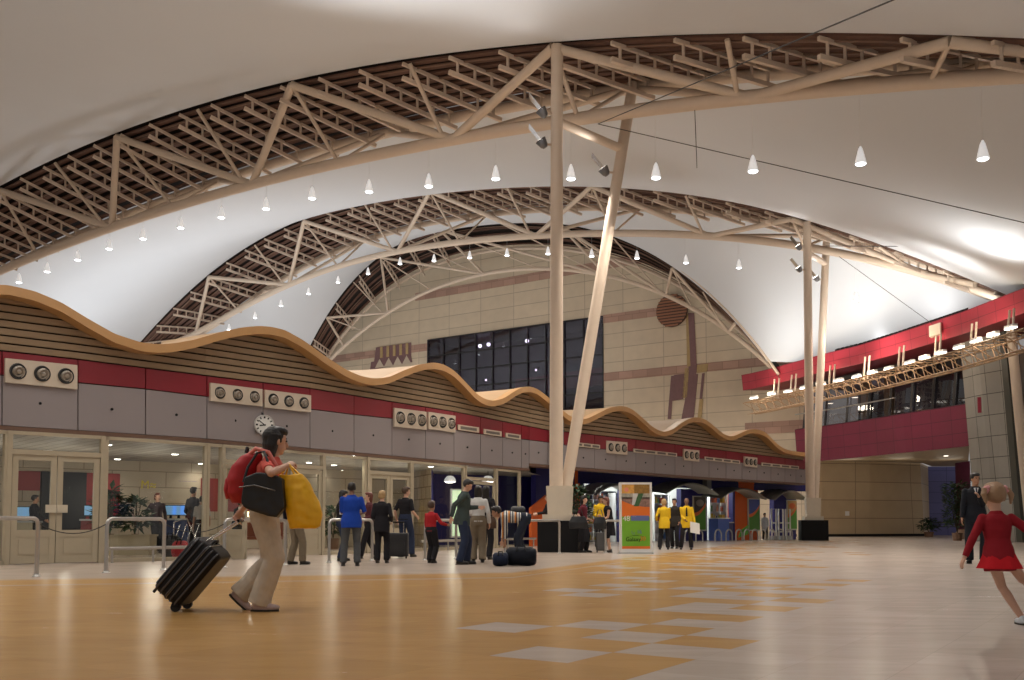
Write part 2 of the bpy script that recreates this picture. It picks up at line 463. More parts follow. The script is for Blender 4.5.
# tent membranes
def membrane(name, label, E0, E1, sag, nu=80, nv=24, lift=0.0):
    g = []
    for i in range(nu + 1):
        t = i / nu; row = []
        p = E0(t); q = E1(t)
        for j in range(nv + 1):
            w = j / nv; c = p.lerp(q, w); c.z -= sag * 4 * w * (1 - w) * (1 + .0 * t)
            row.append(c)
        g.append(row)
    mb = MB(); mb.sheet(g); mb.sheet([[c + Vector((0, 0, .05)) for c in r] for r in g])
    for e in (0, -1):
        mb.sheet([[r[e], r[e] + Vector((0, 0, .05))] for r in g])
        mb.sheet([[a, a + Vector((0, 0, .05))] for a in g[e]])
    o = mb.build(name, FABRIC); return tag(o, label, 'tent roof')
def lin(a, b, t): return a + (b - a) * t
membrane('tent_membrane', 'pale fabric tent ceiling nearest the viewer, above the large arch',
         lambda t: W(V1[0] - .1, lin(-66, 10, t), f1T1(lin(-66, 10, t)) + .02),
         lambda t: W(V1[0] - 22, lin(-66, 10, t), f1T1(lin(-66, 10, t)) + 1.0), 1.0)
membrane('tent_membrane', 'pale fabric tent ceiling between the large near arch and the middle arch',
         lambda t: W(V1[2] + .15, lin(-72, 8, t), f1T2(lin(-72, 8, t)) + .1),
         lambda t: W(V2[0] - .1, lin(a2 - 5, b2 + 5, t), f2T1(lin(a2 - 5, b2 + 5, t)) + .02), 1.1)
membrane('tent_membrane', 'pale fabric tent ceiling between the middle arch and the farthest arch',
         lambda t: W(V2[2] + .15, lin(a2 - 5, b2 + 3, t), f2T2(lin(a2 - 5, b2 + 3, t)) + .1),
         lambda t: W(V3[0] - .05, lin(a3 - 6, b3 - .2, t), f3T1(lin(a3 - 6, b3 - .2, t)) + .02), .6)

# ------------------------------------------------------------------ column pairs
def column(base, V, fT1, fT2, fA, inc_px, strut, r, box_w, box_h, coll_w, zc, label, flood):
    root = empty('column_pair', (base.x, base.y, 0), label, 'column')
    bx, by = base.x, base.y
    ax, ay = Vector((.985, -.17, 0)), Vector((.17, .985, 0))
    MB().box((bx, by, box_h / 2), (box_w, box_w, box_h), ax, ay).build('base_box', BLACK, root)
    MB().box((bx, by, box_h + .09), (coll_w * 1.42, coll_w * 1.42, .18), ax, ay).build('pedestal_plate', mat('cream pedestal', (.66, .58, .46), .4), root)
    c = Vector((bx, by, 0)); mb = MB()
    w0, w1 = coll_w / 2, coll_w * .56
    mb.hexa([c + ax * (sx * w) + ay * (sy * w) + Vector((0, 0, z)) for z, w in ((box_h + .18, w0), (zc, w1)) for sx, sy in ((-1, -1), (1, -1), (1, 1), (-1, 1))])
    mb.build('pedestal', mat('cream pedestal'), root)
    u = base.dot(UX)
    lt = PX(strut[0], base.y, 1).x
    top = PV(*strut[:2], V[0]); ut = u
    z_top = fT1(top.dot(UX)) - .05
    tp = Vector((top.x, top.y, z_top))
    b0 = Vector((tp.x - .02, tp.y, zc - .5))
    MB().tube(Vector((bx - r * .6, by, zc - .6)), tp, r * 1.08, r * .95, 24).build('vertical_post', STEEL, root)
    it = PV(*inc_px, V[2] - .3)
    q = Vector((it.x, it.y, it.z + .2)); p = Vector((bx + r * .5, by + .1, zc - .6))
    MB().tube(p, q, r * .92, r * .92, 24).build('inclined_post', STEEL, root)
    s0 = PV(strut[2], strut[3], V[0]); t = None
    # strut joins the two posts
    a = Vector((bx - r * .6, by, zc)).lerp(tp, (s0.z - zc) / (tp.z - zc))
    # lower end on inclined post at the wanted pixel row
    best = min((abs((lambda w: ((w - CAM).dot(FW)))(p.lerp(q, k / 200)) * 0 + (468 - F * (p.lerp(q, k / 200) - CAM).dot(UPV) / (p.lerp(q, k / 200) - CAM).dot(FW)) - strut[4]), k) for k in range(201))[1]
    MB().tube(a, p.lerp(q, best / 200), r * .72, n=20).build('strut', STEEL, root)
    # floodlights clamped to the posts
    for (px, py, side) in flood:
        on = tp if side < 0 else q
        bs = Vector((bx - r * .6, by, zc)) if side < 0 else p
        k = min(range(201), key=lambda k: abs((468 - F * (bs.lerp(on, k / 200) - CAM).dot(UPV) / (bs.lerp(on, k / 200) - CAM).dot(FW)) - py))
        c = bs.lerp(on, k / 200)
        FLOODS.append((c, side, r))
    return root
FLOODS = []
c1 = G(558.5, 551, 0); c1 = Vector((PX(560, 27.9, 1).x, 27.9, 0))
column(c1, V1, f1T1, f1T2, f1A, (633, 90), (557, 46, 560, 120, 150), .185, 1.16, .9, .64, 1.9,
       'nearer pair of cream steel columns forming a V on a black box base', [(546, 114, -1), (547, 146, -1), (605, 173, 1)])
c2 = Vector((PX(813, 46.6, 1).x, 46.6, 0))
column(c2, V2, f2T1, f2T2, f2A, (827, 234), (807, 222, 810, 252, 264), .2, 1.25, .98, .62, 2.05,
       'farther pair of cream steel columns near the red building, on a black box base', [(796, 249, -1), (798, 271, -1), (817, 280, 1)])
for i, (c, side, r) in enumerate(FLOODS):
    w = ['upper of the two on the left of the nearer column', 'lower of the two on the left of the nearer column', 'single one on the slanted nearer column',
         'upper of the two on the farther upright column', 'lower of the two on the farther upright column', 'single one on the slanted farther column'][i]
    p = c + Vector((-(r + .22), -.1, 0))
    root = empty('floodlight', p, 'silver floodlight with mirror flap, ' + w, 'floodlight', 'floodlights on the columns')
    MB().seg(c + Vector((-r * .5, -.05, 0)), p, .05, .05).build('bracket', STEEL, root)
    d = Vector((-.55, -.1, .8)).normalized()
    MB().lathe(p, [(.07, -.12), (.12, -.05), (.17, .14), (.15, .14)], 16, d).build('housing', mat('grey cast metal', (.2, .2, .21), .4, metal=.6), root)
    a = p + d * .15
    MB().box(p + Vector((-.22, 0, .3)), (.62, .34, .02), Vector((-.62, 0, .78)).normalized(), Vector((0, 1, 0)), Vector((.78, 0, .62)).normalized()).build('mirror_flap', CHROME, root)
    MB().lathe(p, [(.13, .141), (.13, .15)], 16, d).build('lamp_glass', mat('flood lamp glow', (1, .95, .88), emit=6), root)

# ------------------------------------------------------------------ cables
def cable(p, q, label, sag=0.0, r=.012):
    pts = [Vector(p).lerp(Vector(q), t) - Vector((0, 0, sag * 4 * t * (1 - t))) for t in [i / 16 for i in range(17)]]
    o = MB().path(pts, r, 6).build('stay_cable', mat('dark steel cable', (.03, .03, .03), .5)); tag(o, label, 'cable')
cable(PV(598, 124, V1[1]), P(900, -3, 12), 'dark stay cable rising from the nearer column toward the top right edge', r=.012)
cable(PV(598, 124, V1[1]), P(1030, 224, 24), 'long dark stay cable from the nearer column down toward the right edge')
cable(PV(830, 250, V2[1]), P(938, 328, 43.4), 'dark stay cable from the farther column down to the red band')
cable(PV(872, 236, V2[1] - 1), P(1034, 240, 36), 'slack curved cable across the pale tent at the right edge', .55, .016)
cable(PV(826, 246, V2[1] - 1), P(1034, 247, 36), 'straight horizontal cable across the pale tent at the right edge', 0, .016)
cable(PV(694.5, 103, V1[1]), PV(697, 168, V1[1]), 'short plumb cable hanging from the near arch truss', 0, .01)

# ------------------------------------------------------------------ pendants
row1 = [(19, 279.6), (47, 268.8), (77.6, 257), (109, 246), (143, 236), (180.5, 225), (221.4, 214.7), (266, 206), (312, 195.5), (369, 189), (428.7, 183.5), (495.7, 176), (571, 176), (656, 175), (753, 168.5), (860.7, 161), (983, 156)]
row2 = [(229, 327), (255, 315), (281, 303), (308.5, 291), (338, 279.5), (368, 271), (400, 261), (434, 258), (469.7, 255), (507, 252.6), (548, 251), (591.7, 253.4), (637, 255.5), (686, 260), (739, 265), (856, 298)]
SHADE = mat('glowing white shade', (.85, .85, .85), .35, var=0, emit=.55)  # emission stands in for bulb light coming through the shade
GLOW = mat('pendant lamp glow', (.95, .97, 1), emit=9, ecol=(.9, .95, 1))
def mk_shade():
    root = empty('pendant_lamp', (0, 0, 0), '', 'pendant lamp')
    MB().lathe((0, 0, 0), [(.02, .46), (.06, .38), (.11, .18), (.145, .02), (.15, 0), (.13, 0)], 14).build('lamp_shade', SHADE, root)
    MB().lathe((0, 0, 0), [(.13, .0), (.11, -.02), (.05, -.035), (.0, -.04)], 14).build('bulb', GLOW, root)
    return root
proto = None; LAMPS = []
for V, fA, row, where, grp in ((V1[1], f1A, row1, 'under the nearest arch', 'pendant lamps under the nearest arch'), (V2[1], f2A, row2, 'under the middle arch', 'pendant lamps under the middle arch')):
    for i, (px, py) in enumerate(row):
        p = PV(px, py + 3, V)
        if proto is None: root = mk_shade(); proto = root
        else:
            root = proto.copy(); COL.objects.link(root)
            for ch in proto.children:
                if ch.name.startswith('cord'): continue
                c = ch.copy(); COL.objects.link(c); c.parent = root
        root.location = p
        root['label'] = 'white cone pendant lamp, %s from the left %s' % (ORD[i], where); root['category'] = 'pendant lamp'; root['group'] = grp
        LAMPS.append((root, p, fA(p.dot(UX))))
for root, p, zt in LAMPS:
    MB().tube(p + Vector((0, 0, .4)), Vector((p.x, p.y, max(zt - .15, p.z + .5))), .004, n=5).build('cord', mat('pale cord', (.8, .8, .8)), root)
# ================================================================== shop front (left)
FPX = [-90, 0, 103, 206, 310, 410, 470, 529, 545, 577, 640, 700, 760, 806]
FY = [17.5, 18.9, 20.2, 21.9, 24.6, 28.1, 30.8, 33.8, 34.1, 34.9, 38.0, 41.9, 45.2, 48.2]
def fy(px): return interp(px, FPX, FY)
NOUT = Vector((.75, -.66, 0)).normalized()      # toward the hall
def fp(px, z, out=0.0):
    """point on the shop front plan at pixel column px, height z, moved 'out' metres toward the hall"""
    p = PX(px, fy(px), z) + NOUT * out; return p
def fz(px, py): return zof(px, py, fy(px))
def hz(px, pts):  # height from a pixel polyline
    return fz(px, interp(px, [p[0] for p in pts], [p[1] for p in pts]))
RT = [(-90, 341), (2.6, 351), (78, 359.4), (207.8, 375.9), (310, 388.5), (392, 401.8), (454, 411.6), (503, 421.5), (547, 430), (582, 433.5), (640, 440), (680, 445), (721, 450.3), (806, 460.6)]
RB = [(-90, 366), (2, 375), (78, 382.7), (145.6, 389), (206.5, 396.5), (310, 409), (353.6, 414.5), (392, 418.5), (456, 430), (500, 437), (540, 441), (577, 447), (640, 452), (700, 458.5), (760, 464.5), (806, 469.5)]
GB = [(-90, 418), (0, 425.6), (206, 438.8), (310, 448.5), (410, 457.6), (470, 463.2), (529, 468.7)]
GB2 = [(529, 463.6), (577, 467.4), (640, 472.3), (700, 477), (760, 480.5), (806, 483.5)]
JN = [-90, -40, 2, 78, 145.6, 207, 263, 310, 354, 392, 425.5, 454, 480.6, 502.7, 521.5, 529]
JN2 = [529, 548, 572, 594.6, 616, 636, 655, 675, 692, 709, 726, 742, 757, 771, 785, 796, 806]
def panel(px0, px1, top, bot, out, th, gap=.012):
    """a flat panel between two columns, thickness th"""
    a0 = fp(px0, hz(px0, bot) + gap, out); a1 = fp(px1, hz(px1, bot) + gap, out)
    b0 = fp(px0, hz(px0, top) - gap, out); b1 = fp(px1, hz(px1, top) - gap, out)
    d = (a1 - a0).normalized() * gap; a0 += d; b0 += d; a1 -= d; b1 -= d
    k = NOUT * -th
    return MB().hexa([a0 + k, a1 + k, a1, a0, b0 + k, b1 + k, b1, b0])
def fascia(js, gb, label, loc_px):
    root = empty('shop_fascia', fp(loc_px, 2.75, 0), label, 'fascia')
    for x0, x1 in zip(js[:-1], js[1:]):
        panel(x0, x1, RB, gb, 0, .06).build('grey_panel', GREYP, root)
        panel(x0, x1, RT, RB, 0.0, .06).build('red_panel', REDP, root)
        mid = (x0 + x1) / 2; g = fp(mid, (hz(mid, RB) + hz(mid, gb)) / 2, 0)
        if x1 > 60: MB().lathe(g, [(.03, 0), (.03, .02)], 8, NOUT).build('fixing_cap', BLACK, root)
    n = 30; mb = MB()
    xs = [js[0] + (js[-1] - js[0]) * i / n for i in range(n + 1)]
    for x0, x1 in zip(xs[:-1], xs[1:]):
        mb.hexa([fp(x0, hz(x0, gb) - .08, -.5), fp(x1, hz(x1, gb) - .08, -.5), fp(x1, hz(x1, gb) - .08, .02), fp(x0, hz(x0, gb) - .08, .02),
                 fp(x0, hz(x0, gb) - .0, -.5), fp(x1, hz(x1, gb) - .0, -.5), fp(x1, hz(x1, gb) - .0, .02), fp(x0, hz(x0, gb) - .0, .02)])
    mb.build('bottom_trim', TRIMB, root)
    mb = MB()
    for x0, x1 in zip(xs[:-1], xs[1:]):
        mb.hexa([fp(x0, hz(x0, gb) - .02, -.12), fp(x1, hz(x1, gb) - .02, -.12), fp(x1, hz(x1, gb), -.07), fp(x0, hz(x0, gb), -.07),
                 fp(x0, hz(x0, RT), -.12), fp(x1, hz(x1, RT), -.12), fp(x1, hz(x1, RT), -.07), fp(x0, hz(x0, RT), -.07)])
    mb.build('backing', DARK, root)
    return root
fascia(JN, GB, 'band of dark red and grey panels above the glass doors', 200)
fascia(JN2, GB2, 'band of dark red and grey panels above the blue shops', 680)

WAVE = [(-90, 301), (-60, 292), (-30, 288), (0, 288), (26.5, 294), (53, 305), (79.4, 321), (106, 336), (132, 344.5), (150, 346.5), (165, 345.5), (185, 342), (212, 334), (233, 329.5), (250, 328), (262, 328.7), (276, 332), (295, 342.5), (316.5, 358), (337.7, 371.5), (352, 377.5), (365, 380), (380, 378.5), (396, 371.3), (412, 365.5), (426, 363.6), (436, 366), (446, 372), (456, 382), (468, 395), (477, 400.5), (486, 402), (497, 398.8), (506, 392), (514.7, 388), (522, 387.3), (530, 390), (540, 398), (550, 407), (560, 416), (568, 420), (578, 420), (588, 415), (600, 409), (609, 406.8), (618, 407), (626, 411), (635, 419), (645, 428), (654, 432.6), (661, 432), (668, 428), (677, 421), (686, 417.8), (693, 418), (700, 421), (709, 429), (718, 436), (725, 437.5), (732, 434), (741, 430), (750, 429.5), (759, 433), (768, 443), (776, 449), (785, 451.5), (795, 452.5), (805, 453.8)]
# smooth resample of the wave
wx = np.array([p[0] for p in WAVE], float); wy = np.array([p[1] for p in WAVE], float)
xs = np.linspace(-90, 805, 500); ys = np.interp(xs, wx, wy); k = np.hanning(9); k /= k.sum()
ys2 = np.convolve(np.pad(ys, 4, mode='edge'), k, mode='valid')
def wavez(px): return fz(px, float(np.interp(px, xs, ys2)))
THK = .19; OUT = .38
def crest(px): return interp(px, [-90, 0, 260, 427, 520, 580, 612, 690, 745, 806], [fz(-30, 288), fz(0, 288), fz(255, 328), fz(427, 363.6), fz(521, 387.3), fz(521, 387.3) * .6 + fz(612, 407) * .4, fz(612, 407), fz(690, 418), fz(747, 429.6), fz(747, 429.6) - .3])
xs3 = list(np.linspace(-90, 805, 260))
root = empty('wave_canopy', fp(300, 4.5, 0), 'long honey-coloured wooden wave canopy edge running above the shop fronts', 'canopy')
mb = MB(); F0 = []; F1 = []; B0 = []; B1 = []
for x in xs3:
    z = wavez(x)
    F0.append(fp(x, z, OUT)); F1.append(fp(x, z - THK, OUT)); B0.append(fp(x, z, .0)); B1.append(fp(x, z - THK, .0))
mb.sheet([F0, F1]); mb.sheet([F0, B0]); mb.sheet([F1, B1]); mb.sheet([B0, B1])
mb.build('wooden_edge', WOODW, root)
rows = []
for k in range(9):
    w = k / 8
    rows.append([fp(x, wavez(x) - .02 + (w ** .8) * (max(0, crest(x) - wavez(x)) * (.92 if x > 230 else .3)), .0 - 3.2 * w) for x in xs3])
mb = MB(); mb.sheet(rows); mb.sheet([[p - Vector((0, 0, .1)) for p in r] for r in rows]); mb.sheet([rows[-1], [p - Vector((0, 0, .1)) for p in rows[-1]]])
mb.build('roof_surface', mat('pale timber roof skin', (.46, .31, .18), .6, var=.05), root)
# slatted wall between fascia and wave
def slats(name, x0, x1, label, pitch=.158):
    root = empty(name, fp((x0 + x1) / 2, 4.3, 0), label, 'slatted wall')
    xs = np.linspace(x0, x1, int((x1 - x0) / 4)); mb = MB()
    for k in range(18):
        run = []
        for x in xs:
            lo = hz(x, RT) + .02 + k * pitch; hi = min(lo + pitch * .76, wavez(x) - THK * .6)
            if hi > lo + .01: run.append((x, lo, hi))
            else:
                if len(run) > 1: emit_run(mb, run)
                run = []
        if len(run) > 1: emit_run(mb, run)
    mb.build('slats', SLAT, root)
    mb = MB()
    for a, b in zip(xs[:-1], xs[1:]):
        mb.hexa([fp(a, hz(a, RT) - .02, -.14), fp(b, hz(b, RT) - .02, -.14), fp(b, hz(b, RT) - .02, -.08), fp(a, hz(a, RT) - .02, -.08),
                 fp(a, wavez(a) - .05, -.14), fp(b, wavez(b) - .05, -.14), fp(b, wavez(b) - .05, -.08), fp(a, wavez(a) - .05, -.08)])
    mb.build('backing', DARK, root)
def emit_run(mb, run):
    g = [[fp(x, lo, 0.0), fp(x, hi, 0.02), fp(x, hi, -.05), fp(x, lo, -.05)] for x, lo, hi in run]
    mb.sheet([[r[0], r[1]] for r in g], False); mb.sheet([[r[1], r[2]] for r in g], False); mb.sheet([[r[3], r[0]] for r in g], False)
slats('slatted_wall', -90, 529, 'tan timber slats under the wave canopy above the glass doors')
slats('slatted_wall', 529, 804, 'tan timber slats under the wave canopy above the blue shops')

# air nozzle plates
def vent(px0, px1, t0, t1, b0, b1, label):
    c = fp((px0 + px1) / 2, fz((px0 + px1) / 2, (t0 + t1 + b0 + b1) / 4), .06)
    root = empty('air_nozzle_plate', c, label, 'air vent', 'air nozzle plates')
    q = [fp(px0, fz(px0, b0), 0), fp(px1, fz(px1, b1), 0), fp(px1, fz(px1, t1), 0), fp(px0, fz(px0, t0), 0)]
    o = NOUT * .07
    MB().hexa([q[0], q[1], q[1] + o, q[0] + o, q[3], q[2], q[2] + o, q[3] + o]).build('plate', VENTW, root)
    for k in range(3):
        t = (k + .5) / 3; m = (q[0].lerp(q[1], t) + q[3].lerp(q[2], t)) / 2 + o
        r = (q[3] - q[0]).length * .34
        nz = MB().lathe(m, [(r, 0), (r, .02), (r * .86, .035), (r * .84, .01)], 20, NOUT).build('nozzle', mat('dark nozzle ring', (.03, .03, .03), .4), root)
        d = (NOUT + Vector((.35, -.2, -.5))).normalized()
        MB().lathe(m + NOUT * .012, [(r * .72, 0), (r * .66, .05), (r * .5, .055), (r * .46, .02), (r * .3, .02), (r * .27, .06), (r * .1, .06)], 16, d).build('jet', mat('grey nozzle jet', (.38, .34, .29), .35, metal=.4), nz)
for px0, px1, t0, t1, b0, b1, w in ((4, 76, 358.5, 365.5, 382.5, 389.5, 'above the cream double doors at the far left'),
        (209, 261, 383, 389.5, 401, 406.5, 'left of the pair above the clock'), (263.5, 309.5, 390, 395.5, 407.5, 412.5, 'right one of the pair above the clock'),
        (393, 425, 408, 412, 426.5, 430, 'left in the pair beyond the clock'), (427, 454, 412, 416, 429, 432.6, 'right in the pair beyond the clock'),
        (606, 626, 440.8, 442.4, 453, 454.8, 'just right of the nearer columns'), (682.6, 698, 449, 450.5, 460, 461.8, 'midway along the blue shops'),
        (743.4, 756, 456.5, 457.8, 466, 467.6, 'closest to the farther columns')):
    vent(px0, px1, t0, t1, b0, b1, 'cream three-nozzle air plate, ' + w)
def grille(px0, px1, t0, t1, h, n, label):
    c = fp((px0 + px1) / 2, fz((px0 + px1) / 2, (t0 + t1) / 2), .04)
    root = empty('slot_grille', c, label, 'air vent', 'slot grilles')
    lo = lambda x: fz(x, t0 + (t1 - t0) * (x - px0) / (px1 - px0) + h); hi = lambda x: fz(x, t0 + (t1 - t0) * (x - px0) / (px1 - px0))
    q = [fp(px0, lo(px0), 0), fp(px1, lo(px1), 0), fp(px1, hi(px1), 0), fp(px0, hi(px0), 0)]; o = NOUT * .05
    MB().hexa([q[0], q[1], q[1] + o, q[0] + o, q[3], q[2], q[2] + o, q[3] + o]).build('frame', VENTW, root)
    for k in range(n):
        a, b = (k + .12) / n, (k + .88) / n
        bot = lambda t: q[0].lerp(q[1], t); top = lambda t: q[3].lerp(q[2], t)
        vs = [bot(a).lerp(top(a), .25), bot(b).lerp(top(b), .25), bot(b).lerp(top(b), .75), bot(a).lerp(top(a), .75)]
        vs = [v + o for v in vs]; e = NOUT * .008
        MB().hexa([vs[0], vs[1], vs[1] + e, vs[0] + e, vs[3], vs[2], vs[2] + e, vs[3] + e]).build('slot', mat('shaded slot', (.16, .14, .12), .6), root)
for px0, px1, t0, t1, h, n, w in ((457, 478, 424.5, 427.5, 5.4, 1, 'left of the three over the glass doors'), (483, 500.6, 429, 431.6, 5, 1, 'middle of the three over the glass doors'), (505, 519.7, 432.8, 435, 4.6, 1, 'right of the three over the glass doors'),
        (573, 599, 442, 445, 4, 3, 'just right of the nearer columns'), (633, 676, 448.7, 453.2, 3.6, 4, 'left of the middle nozzle plate'),
        (704, 739, 456.6, 460.6, 3.4, 4, 'left of the farthest nozzle plate'), (761, 798, 462.6, 466.2, 3.2, 4, 'right of the farthest nozzle plate')):
    grille(px0, px1, t0, t1, h, n, 'cream slot air grille on the red band, ' + w)

# clock
c = fp(262, fz(262, 425.5), .05)
root = empty('wall_clock', c, 'round white station clock hanging on the grey panel by the woman in front', 'clock')
nrm = (NOUT + Vector((-.25, -.25, 0))).normalized(); sx = Vector((0, 0, 1)).cross(nrm).normalized() * 1; sz = Vector((0, 0, 1))
rr = .235
MB().seg(fp(262, fz(262, 425.5) + .3, 0), c + nrm * .1 + sz * .2, .04, .04).build('bracket', BLACK, root)
MB().lathe(c + nrm * .04, [(rr, 0), (rr + .015, .04), (rr + .01, .09), (rr - .012, .1), (rr - .015, .08)], 36, nrm).build('case', mat('pale clock case', (.55, .53, .5), .4), root)
face = MB().lathe(c + nrm * .04, [(rr - .012, .06), (rr - .012, .083)], 36, nrm).build('dial', mat('clock dial', (.78, .78, .74), .4), root)
mk = c + nrm * .126
for h in range(12):
    mb = MB()
    a = h * PI / 6; d = sx * math.sin(a) + sz * math.cos(a)
    mb.seg(mk + d * rr * .68, mk + d * rr * .88, .006, .03 if h % 3 else .042, up=d.cross(nrm))
    mb.build('hour_mark', BLACK, root)
for ang, L, w in ((-52, .6, .022), (-100, .42, .03)):
    a = R(ang); d = sx * math.sin(a) + sz * math.cos(a)
    MB().seg(mk - d * .03, mk + d * rr * L * 1.2, .006, w, up=d.cross(nrm)).build('hand', BLACK, root)
FACE = None

# ------------------------------------------------------------------ glazed doors and windows
ZT = 2.66
def base(px, out=-.06): p = fp(px, 0, out); return p
def bay_frame(mb, px0, px1, z0, z1, w=.07, dep=.1, sill=.08):
    a, b = base(px0), base(px1); d = (b - a).normalized(); up = Vector((0, 0, 1))
    for p in (a + d * w / 2, b - d * w / 2): mb.seg(p + up * z0, p + up * z1, dep, w, up=d)
    mb.seg(a + up * (z0 + sill / 2), b + up * (z0 + sill / 2), dep, sill); mb.seg(a + up * (z1 - w / 2), b + up * (z1 - w / 2), dep, w)
def pane(px0, px1, z0, z1, parent, m=None):
    a, b = base(px0), base(px1); up = Vector((0, 0, 1))
    return MB().seg(a + up * (z0 + z1) / 2, b + up * (z0 + z1) / 2, .012, z1 - z0).build('pane', m or GLASS, parent)
nwin = [0]; ndoor = [0]
def window(px0, px1, z0=0.0, z1=ZT):
    nwin[0] += 1; mb = MB(); bay_frame(mb, px0, px1, z0, z1)
    o = struct('window_%d' % nwin[0], mb, CREAMF); pane(px0, px1, z0 + .08, z1 - .07, o)
def leaf(a, b, name_idx, handle_side, h=2.2):
    """one door leaf from base point a to b"""
    d = (b - a); L = d.length; d = d / L; up = Vector((0, 0, 1)); mb = MB(); w = .11
    a = a + d * .008; b = b - d * .008
    for p in (a + d * w / 2, b - d * w / 2): mb.seg(p + up * .02, p + up * h, .06, w, up=d)
    for z, hh in ((h - w / 2, w), (.62, .14), (.09, .14)): mb.seg(a + up * z, b + up * z, .05, hh)
    mb.seg(a + d * w + up * .35, b - d * w + up * .35, .03, .45)
    n = d.cross(up)
    mb.seg(a + d * (w + .04) + up * .35 + n * .012, b - d * (w + .04) + up * .35 + n * .012, .03, .30)
    o = struct('door_%d' % name_idx, mb, CREAMF)
    MB().seg(a + d * w + up * (.69 + h - w) / 2, b - d * w + up * (.69 + h - w) / 2, .012, (h - w - .69)).build('pane', GLASS, o)
    hp = (b - d * .1) if handle_side > 0 else (a + d * .1)
    MB().box(hp + up * 1.12 + n * .05, (.2, .05, .16), d, n, up).build('door_handle', mat('cream door plate', (.62, .55, .42), .4), o)
    return o
def double(px0, px1, h=2.2):
    mb = MB(); a, b = base(px0), base(px1); up = Vector((0, 0, 1)); d = (b - a).normalized()
    nwin[0] += 1
    for p in (a + d * .04, b - d * .04): mb.seg(p, p + up * ZT, .12, .09, up=d)
    mb.seg(a + up * (h + .05), b + up * (h + .05), .1, .1); mb.seg(a + up * (ZT - .03), b + up * (ZT - .03), .1, .07)
    o = struct('window_%d' % nwin[0], mb, CREAMF); pane(px0 + 1, px1 - 1, h + .1, ZT - .06, o)
    m = (a + b) / 2; ndoor[0] += 1; leaf(a + d * .09, m, ndoor[0], 1, h); ndoor[0] += 1; leaf(m, b - d * .09, ndoor[0], -1, h)
window(-88, -40); window(-40, 5); double(5, 103); window(103, 206)
# bay with the open leaf
nwin[0] += 1; mb = MB(); a, b = base(222), base(323); d = (b - a).normalized(); up = Vector((0, 0, 1))
for p in (a, b): mb.seg(p, p + up * ZT, .12, .09, up=d)
mb.seg(a + up * 2.27, b + up * 2.27, .1, .1); mb.seg(a + up * (ZT - .03), b + up * (ZT - .03), .1, .07)
o = struct('window_%d' % nwin[0], mb, CREAMF); pane(224, 321, 2.32, ZT - .06, o)
ndoor[0] += 1; leaf(a + NOUT * .1, a + NOUT * 1.0 + d * .02, ndoor[0], 1)
ndoor[0] += 1; leaf(base(290), base(322), ndoor[0], -1)
window(206, 222); window(323, 366); double(367, 412); window(412, 465); 
nwin[0] += 1; mb = MB(); a, b = base(466), base(497); d = (b - a).normalized()
for p in (a, b): mb.seg(p, p + up * ZT, .12, .09, up=d)
mb.seg(a + up * 2.27, b + up * 2.27, .1, .1)
o = struct('window_%d' % nwin[0], mb, CREAMF); pane(467, 496, 2.32, ZT - .06, o)
ndoor[0] += 1; leaf(a + d * .05, b - d * .05, ndoor[0], 1)
window(497, 521)

# ------------------------------------------------------------------ interior room behind the glass
BPX = [-260, -60, 60, 160, 250, 330, 430]
BY_ = [24.5, 26.0, 27.6, 29.4, 31.4, 33.4, 36.0]
def bp(px, z, out=0): return PX(px, interp(px, BPX, BY_), z) + NOUT * out
def wall_seg(mb, pts, z0, z1, th=None):
    L = 0
    for a, b in zip(pts[:-1], pts[1:]):
        l = (b - a).length
        mb.add([(a.x, a.y, z0), (b.x, b.y, z0), (b.x, b.y, z1), (a.x, a.y, z1)], [(0, 1, 2, 3)], False, [(L, z0), (L + l, z0), (L + l, z1), (L, z1)])
        L += l
    return mb
IZ = 2.70
back = [bp(x, 0) for x in (-260, -60, 60, 160, 250, 330, 430)]
struct('wall_back', wall_seg(MB(), back, 0, IZ), tile_mat('interior cream panels', (.50, .43, .33), (.25, .2, .15), 1.6, .48, .012, .5, .04), fix=False)
# ceiling over the interior
front = [fp(x, 0, -.3) for x in (-200, -90, 0, 103, 206, 310, 410, 470, 529)]
bk = [bp(x, 0) for x in (-260, -60, 60, 160, 250, 330, 430)] + [PX(480, 39, 0), PX(560, 42, 0)]
mb = MB(); mb.sheet([[Vector((p.x, p.y, IZ)) for p in front], [Vector((p.x, p.y, IZ)) for p in bk]], False)
mb.sheet([[Vector((p.x, p.y, IZ + .3)) for p in front], [Vector((p.x, p.y, IZ + .3)) for p in bk]], False)
def ceil_mat():
    m = bpy.data.materials.new('panelled ceiling'); m.use_nodes = True; nt = m.node_tree; b = nt.nodes['Principled BSDF']
    tc = nt.nodes.new('ShaderNodeTexCoord'); mp = nt.nodes.new('ShaderNodeMapping'); mp.inputs['Rotation'].default_value = (0, 0, R(48))
    br = nt.nodes.new('ShaderNodeTexBrick'); br.inputs['Scale'].default_value = 1; br.inputs['Brick Width'].default_value = 2.4; br.inputs['Row Height'].default_value = .3
    br.inputs['Mortar Size'].default_value = .015; br.inputs['Color1'].default_value = (.36, .34, .30, 1); br.inputs['Color2'].default_value = (.48, .45, .40, 1); br.inputs['Mortar'].default_value = (.16, .15, .13, 1)
    nt.links.new(tc.outputs['Object'], mp.inputs[0]); nt.links.new(mp.outputs[0], br.inputs['Vector']); nt.links.new(br.outputs['Color'], b.inputs['Base Color']); b.inputs['Roughness'].default_value = .6
    return m
CEILM = ceil_mat()
struct('ceiling', mb, CEILM, fix=False)
